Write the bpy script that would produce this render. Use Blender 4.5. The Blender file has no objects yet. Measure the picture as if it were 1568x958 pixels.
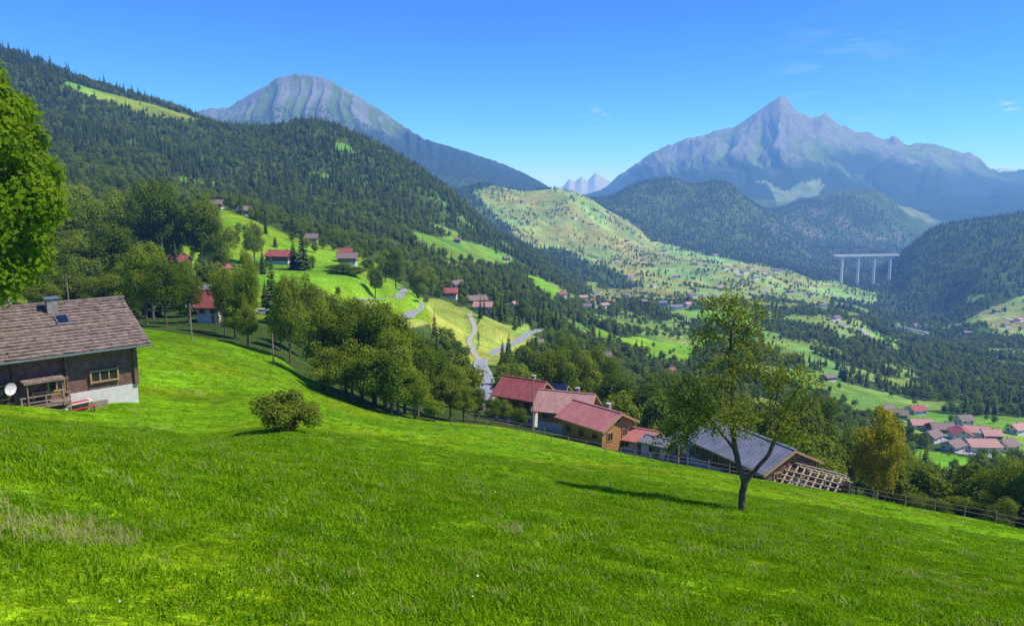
import bpy, math, random, time
import numpy as np
from mathutils import Vector, Matrix
T0=time.time()
rng=np.random.default_rng(7); random.seed(7)
F=1120.0; CX=784.0; CY=479.0; HY=300.0
TH=math.atan((CY-HY)/F); CT=math.cos(TH); ST=math.sin(TH)
scene=bpy.context.scene
# ------------------------------------------------------------ projection helpers (authoring only)
def W(px,py,d):
    u=(px-CX)/F; v=(CY-py)/F
    yy=CT+v*ST
    return (u/yy*d, d, (-ST+v*CT)/yy*d)
def proj(x,y,z):
    f=y*CT-z*ST; up=y*ST+z*CT
    f=np.maximum(f,1e-3)
    return CX+F*x/f, CY-F*up/f
# ------------------------------------------------------------ noise
def _h(ix,iy,s):
    n=(ix*374761393+iy*668265263+s*982451653)&0x7fffffff
    n=((n^(n>>13))*1274126177)&0x7fffffff
    return ((n^(n>>16))&0xffff)/65535.0
def vn(x,y,s=0):
    x=np.asarray(x,dtype=np.float64);y=np.asarray(y,dtype=np.float64)
    ix=np.floor(x).astype(np.int64);iy=np.floor(y).astype(np.int64)
    fx=x-ix;fy=y-iy
    fx=fx*fx*fx*(fx*(fx*6-15)+10);fy=fy*fy*fy*(fy*(fy*6-15)+10)
    a=_h(ix,iy,s);b=_h(ix+1,iy,s);c=_h(ix,iy+1,s);d=_h(ix+1,iy+1,s)
    return (a*(1-fx)+b*fx)*(1-fy)+(c*(1-fx)+d*fx)*fy
def fbm(x,y,o=4,s=0):
    r=0;a=1;t=0
    for i in range(o):
        r=r+a*(vn(x,y,s+i*17)*2-1);t+=a;a*=.5
        x,y=x*1.9+y*.5+3.1,y*1.9-x*.5+7.7
    return r/t
def ridged(x,y,o=4,s=0):
    r=0;a=1;t=0
    for i in range(o):
        r=r+a*(1-np.abs(vn(x,y,s+i*13)*2-1)*1.6);t+=a;a*=.5
        x,y=x*1.9+y*.5+1.1,y*1.9-x*.5+4.7
    return r/t
def sst(a,b,x):
    t=np.clip((x-a)/(b-a),0,1);return t*t*(3-2*t)
# ------------------------------------------------------------ terrain rings
def plane(x,y): return -2-.33*y-.16*x
R=[]
R.append([(-300,465,150),(0,495,125),(215,507,120),(300,520,115),(420,552,112),(480,593,105),(650,645,100),(760,655,100),(860,675,95),(1000,705,85),(1200,740,75),(1400,775,65),(1568,808,58),(1900,870,50)])
R.append([(-300,435,230),(0,457,195),(200,480,185),(300,482,175),(400,492,165),(480,545,148),(560,585,138),(650,625,130),(760,645,125),(850,662,120),(920,680,112),(1000,698,108),(1100,730,104),(1200,752,98),(1400,800,90),(1568,850,80),(1900,910,70)])
R.append([(-300,390,300),(0,420,280),(200,440,260),(300,442,250),(400,455,240),(500,490,230),(560,530,220),(650,575,210),(740,592,200),(800,600,200),(900,640,200),(1000,665,200),(1100,700,190),(1200,720,190),(1400,765,180),(1568,810,170),(1900,860,170)])
R.append([(-300,320,420),(0,360,400),(200,383,380),(300,392,370),(432,404,370),(530,412,370),(600,455,350),(640,482,340),(740,545,320),(800,545,330),(850,560,340),(900,590,340),(1000,625,340),(1100,650,340),(1200,668,340),(1300,680,340),(1400,708,330),(1500,715,330),(1568,725,330),(1900,790,330)])
R.append([(-300,260,520),(0,300,500),(215,325,500),(340,323,500),(450,363,500),(570,398,500),(640,435,500),(690,455,490),(740,475,470),(800,500,460),(850,515,470),(900,540,500),(1000,575,500),(1100,595,500),(1200,610,500),(1300,630,500),(1400,650,470),(1500,655,470),(1568,660,470),(1900,710,470)])
R.append([(-300,190,800),(0,235,750),(200,275,750),(300,300,750),(450,330,750),(600,365,750),(700,408,750),(800,450,750),(850,475,750),(900,497,750),(1000,525,750),(1100,540,750),(1200,555,750),(1300,570,750),(1400,600,700),(1568,605,700),(1900,615,700)])
R.append([(-300,105,1150),(0,155,1100),(200,205,1100),(300,238,1100),(400,255,1100),(500,265,1100),(600,305,1100),(700,360,1100),(800,415,1100),(850,438,1100),(900,465,1100),(1000,480,1100),(1100,485,1100),(1200,500,1100),(1300,515,1100),(1400,545,1050),(1568,565,1000),(1900,570,1000)])
R.append([(-300,10,1500),(0,75,1500),(100,110,1500),(150,128,1500),(200,145,1500),(300,178,1500),(340,192,1500),(390,198,1500),(430,196,1500),(470,190,1500),(560,218,1500),(640,262,1500),(700,305,1500),(750,353,1500),(820,398,1500),(880,435,1500),(950,455,1500),(1000,452,1500),(1060,452,1500),(1200,470,1500),(1300,484,1500),(1400,515,1500),(1500,525,1350),(1568,533,1300),(1900,530,1300)])
R.append([(-300,120,2050),(0,160,2050),(200,230,2050),(300,260,2050),(500,280,2050),(600,310,2050),(700,345,2050),(760,365,2050),(820,385,2050),(900,415,2050),(1000,418,2050),(1100,420,2050),(1200,440,2050),(1300,458,2050),(1400,482,2000),(1430,485,1950),(1500,462,1850),(1568,450,1850),(1900,420,1850)])
R.append([(-300,200,2600),(0,220,2600),(300,290,2600),(500,295,2600),(600,310,2600),(700,325,2600),(760,335,2600),(820,345,2600),(900,365,2600),(1000,390,2600),(1100,402,2600),(1200,418,2600),(1280,432,2600),(1320,436,2600),(1360,432,2600),(1400,410,2500),(1500,378,2400),(1568,365,2400),(1900,350,2400)])
R.append([(-300,220,3100),(0,240,3100),(300,295,3100),(600,300,3100),(700,292,3100),(740,283,3100),(800,292,3100),(850,288,3100),(900,302,3100),(940,332,3100),(1000,365,3100),(1100,385,3100),(1200,403,3100),(1280,420,3000),(1330,424,2950),(1380,388,2900),(1430,350,2900),(1500,337,2900),(1568,327,2900),(1900,300,2900)])
R.append([(-300,260,3700),(0,260,3700),(300,300,3700),(700,300,3700),(800,305,3700),(850,310,3700),(900,317,3700),(940,322,3700),(1000,330,3700),(1100,342,3700),(1200,372,3700),(1250,395,3600),(1320,404,3500),(1400,398,3500),(1500,390,3500),(1568,385,3500),(1900,370,3500)])
R.append([(-300,250,4300),(300,280,4300),(700,285,4300),(800,300,4300),(900,308,4300),(930,303,4300),(980,281,4300),(1020,274,4300),(1060,284,4300),(1100,279,4300),(1150,308,4300),(1200,340,4300),(1250,372,4300),(1300,370,4300),(1350,375,4300),(1400,385,4300),(1568,370,4300),(1900,360,4300)])
R.append([(-300,220,5000),(300,200,5000),(370,185,5000),(420,172,5000),(500,185,5000),(600,225,5000),(700,255,5000),(820,292,5000),(900,310,5000),(1000,305,5000),(1150,330,5000),(1180,322,5000),(1230,305,5000),(1300,290,5000),(1340,292,5000),(1380,316,5000),(1430,346,5000),(1500,360,5000),(1568,350,5000),(1900,340,5000)])
R.append([(-300,180,6000),(200,177,6000),(310,173,6000),(345,168,6000),(370,156,6000),(400,137,6000),(425,122,6000),(455,114,6000),(490,119,6000),(515,129,6000),(540,143,6000),(580,168,6000),(600,183,6000),(650,214,6000),(720,236,6000),(780,256,6000),(820,275,6000),(860,300,6000),(900,310,6000),(1000,295,6000),(1100,290,6000),(1200,306,6000),(1300,312,6000),(1400,318,6000),(1500,318,6000),(1568,310,6000),(1900,300,6000)])
R.append([(-300,250,7300),(400,250,7300),(700,290,7300),(860,306,7300),(930,302,7300),(1000,280,7300),(1060,262,7300),(1120,250,7300),(1200,238,7300),(1300,258,7300),(1400,275,7300),(1500,292,7300),(1568,290,7300),(1900,290,7300)])
R.append([(-300,300,9000),(700,300,9000),(860,306,9000),(920,294,9000),(960,268,9000),(1000,236,9000),(1030,224,9000),(1060,213,9000),(1090,203,9000),(1120,198,9000),(1160,173,9000),(1185,156,9000),(1195,149,9000),(1210,160,9000),(1228,176,9000),(1245,180,9000),(1260,175,9000),(1280,190,9000),(1310,206,9000),(1370,217,9000),(1430,230,9000),(1480,240,9000),(1530,262,9000),(1568,262,9000),(1900,270,9000)])
R.append([(-300,305,12000),(900,305,12000),(1500,290,12000),(1568,280,12000),(1900,280,12000)])
R.append([(-300,300,16000),(840,296,16000),(862,286,16000),(872,274,16000),(880,279,16000),(890,270,16000),(900,277,16000),(912,264,16000),(920,270,16000),(930,276,16000),(960,290,16000),(1500,270,16000),(1530,258,16000),(1568,262,16000),(1900,270,16000)])
R.append([(-300,304,26000),(1900,304,26000)])
def pch_m(x,y):
    h=np.diff(x,axis=0);m=np.diff(y,axis=0)/h
    d=np.zeros_like(y)
    d[0]=m[0];d[-1]=m[-1]
    a=m[:-1];b=m[1:]
    w1=2*h[1:]+h[:-1];w2=h[1:]+2*h[:-1]
    ok=(a*b>0)
    with np.errstate(divide='ignore',invalid='ignore'):
        v=(w1+w2)/(w1/a+w2/b)
    d[1:-1]=np.where(ok,v,0)
    return d
def pch_e(x,y,d,q):
    i=np.clip(np.searchsorted(x,q)-1,0,len(x)-2)
    h=x[i+1]-x[i];t=np.clip((q-x[i])/h,0,1)
    return (y[i]*(1+2*t)*(1-t)**2+d[i]*h*t*(1-t)**2+y[i+1]*t*t*(3-2*t)+d[i+1]*h*t*t*(t-1))
D2R=math.pi/180
ph_in=np.linspace(-39,39,960)
PH=np.concatenate([np.linspace(-180,-60,40),np.linspace(-58,-39.3,45),ph_in,np.linspace(39.3,58,45),np.linspace(60,180,40)])*D2R
RR=np.concatenate([np.exp(np.linspace(math.log(1.0),math.log(90),150)),np.exp(np.linspace(math.log(90.7),math.log(26000),680))])
nP=len(PH);nR=len(RR)
K=[];
for rad in (1,2,3.5,6,10,16,25,36,46):
    x=rad*np.sin(PH);y=rad*np.cos(PH)
    K.append((np.full(nP,float(rad)),plane(x,y)/rad))
for ring in R:
    pts=np.array([W(*p) for p in ring])
    ph=np.arctan2(pts[:,0],pts[:,1]);r=np.hypot(pts[:,0],pts[:,1]);t=pts[:,2]/r
    o=np.argsort(ph);ph,r,t=ph[o],r[o],t[o]
    dr=pch_m(ph,r);dt=pch_m(ph,t)
    q=np.clip(PH,ph[0],ph[-1])
    rr=pch_e(ph,r,dr,q)
    if pts[:,1].mean()>5500: tt=np.interp(q,ph,t)
    else: tt=pch_e(ph,t,dt,q)
    w=sst(100*D2R,180*D2R,np.abs(PH));tm=(t[0]+t[-1])/2;rm=(r[0]+r[-1])/2
    tt=tt*(1-w)+tm*w; rr=rr*(1-w)+rm*w
    K.append((np.maximum(rr,K[-1][0]*1.05),tt))
KR=np.log(np.array([k[0] for k in K]));KT=np.array([k[1] for k in K])
KD=pch_m(KR,KT)
LR=np.log(RR)
TT=np.zeros((nP,nR))
for c in range(nP):
    TT[c]=pch_e(KR[:,c],KT[:,c],KD[:,c],np.clip(LR,KR[0,c],KR[-1,c]))
GX=RR[None,:]*np.sin(PH)[:,None];GY=RR[None,:]*np.cos(PH)[:,None];GR=np.broadcast_to(RR[None,:],GX.shape)
GP=np.broadcast_to(PH[:,None],GX.shape)
Z=TT*GR
wpl=1-sst(30,45,GR);Z=Z*(1-wpl)+plane(GX,GY)*wpl
Z-=1.45*sst(20,44,GR)*(1-sst(70,105,GR))*sst(-17*D2R,-25*D2R,GP)
Z+=fbm(GX/9,GY/9,3,1)*.28*sst(5,14,GR)*(1-sst(90,130,GR))
Z+=fbm(GX/2.2,GY/2.2,2,5)*.07*(1-sst(40,60,GR))
Z+=fbm(GX/70,GY/70,3,2)*3.0*sst(170,420,GR)
Z+=fbm(GX/300,GY/300,4,3)*12*sst(700,1400,GR)
ctr_=sst(1700,2100,GR)*(1-sst(2900,3100,GR))*(1-sst(19*D2R,23*D2R,GP))
Z+=(ridged(GX/420,GY/420,4,33)-.35)*38*ctr_
rd=ridged(GX/900,GY/900,5,4)
leftpk=sst(4600,5600,GR)*(1-sst(6400,7000,GR))
crest=1-.75*np.exp(-((GR-6080)/420)**2)
gul=ridged(PH[:,None]*70+fbm(GX/500,GY/500,3,8)*.8,GR/2600,4,9)
Z+=leftpk*((rd-.3)*28+(gul-.35)*62)*sst(0,400,Z+100)*crest
rp=sst(6400,7600,GR)*(1-sst(11000,13000,GR))
crest2=1-.7*np.exp(-((GR-9300)/500)**2)
gul2=ridged(PH[:,None]*34+fbm(GX/900,GY/900,4,18)*1.2+GR/3000,GR/2500,5,19)
Z+=rp*((ridged(GX/1500,GY/1500,5,24)-.3)*90+(gul2-.35)*150)*sst(0,500,Z+200)*crest2
Z+=sst(3000,4000,GR)*(1-sst(5200,5800,GR))*fbm(GX/250,GY/250,4,28)*25
# the farmhouse stands in a cut level with its own floor
Lc,Wc=17.0,10.5
dl=Vector((-.722,-.692,0));zg=W(212,610,57)[2];AX,AY=W(212,606,57)[0],57.0
lx=(GX-AX)*-dl.x+(GY-AY)*-dl.y;ly=(GX-AX)*dl.y*1.0+(GY-AY)*-dl.x
qx_=np.maximum(np.abs(lx+Lc/2)-Lc/2,0);qy_=np.maximum(np.abs(ly-Wc/2+1)-Wc/2-1,0);qd=np.hypot(qx_,qy_)
pad=1-sst(.8,5.5,qd)
Z=Z*(1-pad)+np.minimum(Z,zg+.05)*pad
TZ=Z/GR
def tgrid(A,x,y):
    x=np.asarray(x,float);y=np.asarray(y,float)
    ph=np.arctan2(x,y);lr=np.log(np.maximum(np.hypot(x,y),1.001))
    i=np.clip(np.searchsorted(PH,ph)-1,0,nP-2);j=np.clip(np.searchsorted(LR,lr)-1,0,nR-2)
    fi=np.clip((ph-PH[i])/(PH[i+1]-PH[i]),0,1);fj=np.clip((lr-LR[j])/(LR[j+1]-LR[j]),0,1)
    return (A[i,j]*(1-fi)+A[i+1,j]*fi)*(1-fj)+(A[i,j+1]*(1-fi)+A[i+1,j+1]*fi)*fj
def gz(x,y): return tgrid(Z,x,y)
def hit(px,py,rmin=3.0):
    x,y,z=W(px,py,1.0);r=math.hypot(x,y);t=z/r;ph=math.atan2(x,y)
    i=int(np.clip(np.searchsorted(PH,ph)-1,0,nP-2));f=(ph-PH[i])/(PH[i+1]-PH[i])
    col=TZ[i]*(1-f)+TZ[i+1]*f
    ok=np.nonzero((col>=t)&(RR>rmin))[0]
    j=ok[0] if len(ok) else nR-1
    if j>0 and col[j-1]<t:
        g=(t-col[j-1])/(col[j]-col[j-1]);rr=RR[j-1]+(RR[j]-RR[j-1])*g
    else: rr=RR[j]
    x=rr*math.sin(ph);y=rr*math.cos(ph)
    return Vector((x,y,float(gz(x,y))))
def at(px,d):
    py=550.
    for _ in range(5):
        x,y,_z=W(px,py,d);z=float(gz(x,y));py=float(proj(x,y,z)[1])
    return Vector((x,y,z))
CLEAR=[]
# ------------------------------------------------------------ road centre lines, terrain graded to them
def catmull(P,step):
    out=[];P=[P[0]*2-P[1]]+P+[P[-1]*2-P[-2]]
    for i in range(1,len(P)-2):
        n_=max(2,int((P[i+1]-P[i]).length/step))
        for j in range(n_):
            t=j/n_;a,b_,c_,d_=P[i-1],P[i],P[i+1],P[i+2]
            out.append(.5*((2*b_)+(c_-a)*t+(2*a-5*b_+4*c_-d_)*t*t+(3*b_-a-3*c_+d_)*t**3))
    out.append(P[-2]);return out
RDEF=[('road',[(548,457),(580,457),(610,456),(634,462),(640,472),(622,486)],6.0,'asph',True),
('road',[(610,456),(617,446),(602,439),(572,432)],4.5,'asph',False),
('road',[(735,622),(743,600),(742,575),(736,555),(748,543),(775,530),(800,517),(826,505)],5.2,'asph',True),
('footpath',[(736,553),(724,535),(719,520),(727,505),(722,488),(718,480)],2.6,'kerb',False),
('road',[(1395,648),(1440,668),(1475,690),(1530,700)],6,'asph',False),
('road',[(1275,490),(1290,498),(1320,508),(1335,520)],8,'kerb',False),
('road',[(1495,485),(1530,484),(1560,495)],8,'kerb',False),
('road',[(1000,462),(1060,455),(1120,448),(1180,440)],9,'asph',False)]
ROADS=[];Z0=Z.copy()
for nm,pp,w_,mt,ln in RDEF:
    P=[hit(a,b_,110) for a,b_ in pp];P=[Vector((p.x,p.y,0)) for p in P]
    big=P[0].length>700
    C_=catmull(P,1.5 if not big else 6)
    zc=np.array([float(tgrid(Z0,p.x,p.y)) for p in C_]);k_=9
    zp=np.pad(zc,k_,mode='edge');zs=np.convolve(zp,np.ones(2*k_+1)/(2*k_+1),'valid')
    ROADS.append((nm,C_,zs,w_,mt,ln,big))
    for i,p in enumerate(C_):
        if i%3==0:
            CLEAR.append((p.x,p.y,w_*.5+(2.5 if not big else 10)))
            if i%6==0 and p.length>230:
                CLEAR.append((p.x*.95,p.y*.95,w_*.5+5));CLEAR.append((p.x*.90,p.y*.90,w_*.5+5))
    cx=np.array([p.x for p in C_]);cy=np.array([p.y for p in C_])
    m_=(GX>cx.min()-20)&(GX<cx.max()+20)&(GY>cy.min()-20)&(GY<cy.max()+20)
    ii=np.nonzero(m_)
    X_,Y_=GX[ii],GY[ii];D_=np.full(len(X_),1e9);J_=np.zeros(len(X_),int)
    for j in range(len(C_)):
        dd=np.hypot(X_-cx[j],Y_-cy[j]);q=dd<D_;D_[q]=dd[q];J_[q]=j
    s_=1-sst(w_*.5+1.0,w_*.5+8,D_)
    Z[ii]=Z[ii]*(1-s_)+(zs[J_]-.18)*s_
CM=np.maximum.accumulate(TZ,axis=1)
# ------------------------------------------------------------ zones
def inpoly(px,py,poly):
    c=np.zeros(px.shape,bool);n=len(poly)
    for i in range(n):
        x1,y1=poly[i];x2,y2=poly[(i+1)%n]
        if y1==y2: continue
        k=((y1>py)!=(y2>py))&(px<(x2-x1)*(py-y1)/(y2-y1)+x1)
        c^=k
    return c
BR=(.20,.36,.016);MD=(.19,.31,.035);YL=(.33,.37,.06);PA=(.26,.34,.085);LG=(.14,.19,.09)
MEAD=[(180,620,[(200,322),(345,320),(400,342),(450,362),(500,375),(572,398),(600,428),(640,450),(655,482),(655,500),(560,462),(440,470),(420,520),(385,520),(390,460),(330,430),(240,385)],BR),
(215,620,[(600,432),(625,448),(690,462),(722,478),(728,560),(690,545),(655,500),(600,495),(550,480),(540,455)],YL),
(215,620,[(727,480),(762,492),(812,500),(815,525),(760,560),(730,560)],YL),
(620,1300,[(618,350),(690,362),(740,380),(800,402),(770,412),(700,400),(650,380)],MD),
(620,1500,[(800,418),(835,430),(875,450),(850,466),(815,445)],BR),
(400,1100,[(895,498),(960,515),(1065,530),(1055,560),(1000,550),(920,522)],BR),
(1350,3300,[(728,292),(760,283),(860,285),(925,300),(950,328),(1000,368),(1060,380),(1120,398),(1180,408),(1335,448),(1340,468),(1260,455),(1180,448),(1100,444),(1010,444),(960,432),(940,410),(905,405),(880,390),(800,372),(755,335)],PA),
(800,2500,[(990,435),(1180,420),(1290,455),(1240,470),(1160,455),(1080,468),(1000,462),(900,462),(890,450)],PA),
(600,2200,[(1255,488),(1300,484),(1335,512),(1290,522)],PA),
(900,2400,[(1490,482),(1568,455),(1700,440),(1700,520),(1568,520),(1510,503)],PA),
(250,600,[(1375,672),(1420,690),(1490,702),(1470,745),(1420,735),(1395,705)],BR),
(300,800,[(1370,625),(1420,628),(1480,640),(1568,640),(1640,660),(1640,720),(1540,705),(1470,690),(1400,660)],MD),
(5400,9000,[(1160,282),(1210,292),(1250,276),(1272,285),(1240,310),(1185,312)],LG),
(4800,9000,[(1370,312),(1440,330),(1460,350),(1400,330)],LG),
(1050,1560,[(95,95),(140,108),(220,138),(320,172),(318,188),(240,180),(150,148),(105,125)],MD),
(160,260,[(-40,446),(38,448),(38,470),(-40,475)],MD),
(420,1200,[(1270,580),(1310,600),(1300,620),(1275,605)],MD),
(300,900,[(1180,560),(1240,570),(1280,590),(1260,600),(1200,585)],MD),
]
NM=len(MEAD)
def zones(x,y,z,r):
    px,py=proj(x,y,z)
    n1=fbm(x/(r*.03+5),y/(r*.03+5),4,41);n2=fbm(x/(r*.03+5)+50,y/(r*.03+5)-9,4,42)
    am=1+1.2*sst(4500,5500,r)
    qx=px+n1*16*am;qy=py+n2*6*am*np.where((r>1000)&(r<1600)&(px<400),.5,1)
    k=np.full(px.shape,-1)
    for i,(a,b,poly,c) in enumerate(MEAD):
        m=(r>a)&(r<b)&(k<0)
        if m.any():
            mm=inpoly(qx,qy,poly)&m;k[mm]=i
    cn_=fbm(x/150,y/150,4,46)
    side=sst(760,900,px)
    m=(k<0)&(r>330)&(r<2600)&(cn_>.55-.39*side+.15*sst(1350,1450,px))&(side>.2)&(py>432+ (r>1800)*20)&~((px>1330)&(py<450+(px<1480)*45)&(r>1700))
    k[m]=NM
    m=(k<0)&(r>300)&(r<1400)&(px<=820)&(fbm(x/90,y/90,3,47)>.44)&(px>150)
    k[m]=NM+1
    return k,px,py
ER=np.exp(KR[9])
def edge_r(x,y):
    return np.interp(np.arctan2(x,y),PH,ER)
kz,PX,PY=zones(GX,GY,Z0,GR)
# ------------------------------------------------------------ terrain colour (albedo)
COL=np.zeros(GX.shape+(4,));COL[...,3]=1
n=fbm(GX/25,GY/25,4,60);n3=fbm(GX/6,GY/6,3,61)
fore=np.array((.06,.10,.02))
C=np.ones(GX.shape+(3,))*fore
C*=(1+.5*fbm(GX/60,GY/60,4,63))[...,None]
cols=[m_[3] for m_ in MEAD]+[(.20,.30,.05),(.16,.28,.03)]
for i,c in enumerate(cols):
    m=kz==i;C[m]=np.array(c)
mm=kz>=0
nn=fbm(GX/40,GY/40,4,64);nb=fbm(GX/160,GY/160,4,65)
C[mm]*=(1+.35*nn[mm]-.25*nb[mm])[:,None]; C[mm,0]*=(1+.35*n[mm]+.5*nb[mm])
near=GR<edge_r(GX,GY)*1.06
cn=np.ones(GX.shape+(3,))*np.array((.165,.345,.008))
cn*=(1+.25*n3+.2*n)[...,None]
yel=sst(.0,.6,fbm(GX/11,GY/11,4,70));cn[...,0]*=1+.4*yel
DRY=lambda x,y: fbm(x/1.6,y/1.6,4,71)+.45*(1-sst(1.5,4.5,np.hypot(x+7,y-7.5)))-.38
dry=sst(.0,.45,DRY(GX,GY))
cn=cn*(1-dry[...,None]*.6)+np.array((.32,.29,.11))*dry[...,None]*.6
C[near]=cn[near]
green=np.array((.085,.135,.04));rock=np.array((.145,.165,.175));dk=np.array((.022,.045,.02))
lm=(GR>4700)&(GR<7200)&(PX<900)
g=sst(-.3,.3,fbm(GX/300,GY/300,5,80)-(gul-.4)*1.7+ (620-Z)/800)
h=sst(330,480,Z+80*fbm(GX/400,GY/400,4,81)+150*fbm(PH[:,None]*60,GR/3000,4,82)-130*sst(540,620,PX))
c=rock*(1-g[...,None])+green*g[...,None]
c=dk*(1-h[...,None])+c*h[...,None]
C[lm]=c[lm]
rm=(GR>6200)&(PX>=900)
g=sst(-.3,.3,fbm(GX/500,GY/500,5,90)-(gul2-.4)*1.7+(380-Z)/900)
h=sst(250,520,Z+260*fbm(GX/700,GY/700,5,91)-260*(gul2-.4))
c=rock*(1-g[...,None])+green*1.3*g[...,None]
c=dk*(1-h[...,None])+c*h[...,None]
rm&=(kz<0)
C[rm]=c[rm]
C[GR>13000]=(.26,.27,.28)
cl=(GR>3600)&(GR<5200)&(PX>1170)&(PX<1450)
cf=sst(.1,.4,fbm(GX/120,GY/120,4,95))*sst(300,340,PY)*sst(420,380,PY)
c=C*(1-cf[...,None]*.6)+np.array((.20,.18,.15))*cf[...,None]*.6
C[cl]=c[cl]
COL[...,:3]=np.clip(C,0.003,.6)
# ------------------------------------------------------------ materials
def newmat(name):
    m=bpy.data.materials.new(name);m.use_nodes=True;nt=m.node_tree
    for n_ in list(nt.nodes): nt.nodes.remove(n_)
    o=nt.nodes.new('ShaderNodeOutputMaterial');return m,nt,o
def nd(nt,t,**kw):
    n_=nt.nodes.new(t)
    for k_,v_ in kw.items():
        if k_ in n_.inputs: n_.inputs[k_].default_value=v_
        else: setattr(n_,k_,v_)
    return n_
def ramp(nt,fac,stops):
    r_=nt.nodes.new('ShaderNodeValToRGB');e=r_.color_ramp.elements
    e[0].position=stops[0][0];e[0].color=(*stops[0][1],1)
    e[1].position=stops[-1][0];e[1].color=(*stops[-1][1],1)
    for p_,c_ in stops[1:-1]:
        q_=e.new(p_);q_.color=(*c_,1)
    nt.links.new(fac,r_.inputs[0]);return r_.outputs[0]
def mixc(nt,a,b,fac,bt='MIX'):
    m_=nt.nodes.new('ShaderNodeMix');m_.data_type='RGBA';m_.blend_type=bt
    for s_,v_ in ((m_.inputs[0],fac),(m_.inputs[6],a),(m_.inputs[7],b)):
        if hasattr(v_,'is_output'): nt.links.new(v_,s_)
        else: s_.default_value=v_ if not isinstance(v_,tuple) else (*v_,1)
    return m_.outputs[2]
def terrain_mat():
    m,nt,o=newmat('terrain_grass_and_rock')
    at_=nd(nt,'ShaderNodeAttribute');at_.attribute_name='albedo'
    g=nd(nt,'ShaderNodeNewGeometry')
    cur=at_.outputs['Color']
    for sc,lo,hi in ((.006,.75,1.25),(.06,.75,1.25),(.7,.66,1.34),(3.5,.55,1.45),(14,.6,1.4)):
        n_=nd(nt,'ShaderNodeTexNoise');n_.inputs['Scale'].default_value=sc;n_.inputs['Detail'].default_value=6
        nt.links.new(g.outputs['Position'],n_.inputs['Vector'])
        rr=ramp(nt,n_.outputs[0],[(.3,(lo,)*3),(.7,(hi,)*3)])
        cur=mixc(nt,cur,rr,1.0,'MULTIPLY')
    b=nd(nt,'ShaderNodeBsdfDiffuse')
    nt.links.new(cur,b.inputs['Color'])
    n_=nd(nt,'ShaderNodeTexNoise');n_.inputs['Scale'].default_value=5;n_.inputs['Detail'].default_value=7
    nt.links.new(g.outputs['Position'],n_.inputs['Vector'])
    bp=nd(nt,'ShaderNodeBump');bp.inputs['Strength'].default_value=.9;bp.inputs['Distance'].default_value=.16
    nt.links.new(n_.outputs[0],bp.inputs['Height']);nt.links.new(bp.outputs[0],b.inputs['Normal'])
    nt.links.new(b.outputs[0],o.inputs[0]);return m
def leaf_mat(name,c1,c2,trans=.3,clump=.35,world=None):
    m,nt,o=newmat(name)
    oi=nd(nt,'ShaderNodeObjectInfo');tc=nd(nt,'ShaderNodeTexCoord')
    n_=nd(nt,'ShaderNodeTexNoise');n_.inputs['Scale'].default_value=clump;n_.inputs['Detail'].default_value=3
    nt.links.new(tc.outputs['Object'],n_.inputs['Vector'])
    ad=nd(nt,'ShaderNodeMath',operation='MULTIPLY_ADD');nt.links.new(oi.outputs['Random'],ad.inputs[0]);ad.inputs[1].default_value=.7 if not world else .55
    s2=nd(nt,'ShaderNodeMath',operation='SUBTRACT');nt.links.new(n_.outputs[0],s2.inputs[0]);s2.inputs[1].default_value=.35
    if world:
        g=nd(nt,'ShaderNodeNewGeometry');n2=nd(nt,'ShaderNodeTexNoise');n2.inputs['Scale'].default_value=world;n2.inputs['Detail'].default_value=6
        nt.links.new(g.outputs['Position'],n2.inputs['Vector'])
        s3=nd(nt,'ShaderNodeMath',operation='MULTIPLY_ADD');nt.links.new(n2.outputs[0],s3.inputs[0]);s3.inputs[1].default_value=2.0;s3.inputs[2].default_value=-1.0
        s4=nd(nt,'ShaderNodeMath',operation='ADD');nt.links.new(s3.outputs[0],s4.inputs[0]);nt.links.new(s2.outputs[0],s4.inputs[1]);s2=s4
    nt.links.new(s2.outputs[0],ad.inputs[2])
    col=ramp(nt,ad.outputs[0],[(0,c1),(1,c2)])
    d=nd(nt,'ShaderNodeBsdfDiffuse');t=nd(nt,'ShaderNodeBsdfTranslucent')
    nt.links.new(col,d.inputs[0])
    tc2=mixc(nt,col,(1.3,1.25,.5),1.0,'MULTIPLY');nt.links.new(tc2,t.inputs[0])
    mx=nd(nt,'ShaderNodeMixShader');mx.inputs[0].default_value=trans
    nt.links.new(d.outputs[0],mx.inputs[1]);nt.links.new(t.outputs[0],mx.inputs[2])
    nt.links.new(mx.outputs[0],o.inputs[0]);return m
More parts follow.
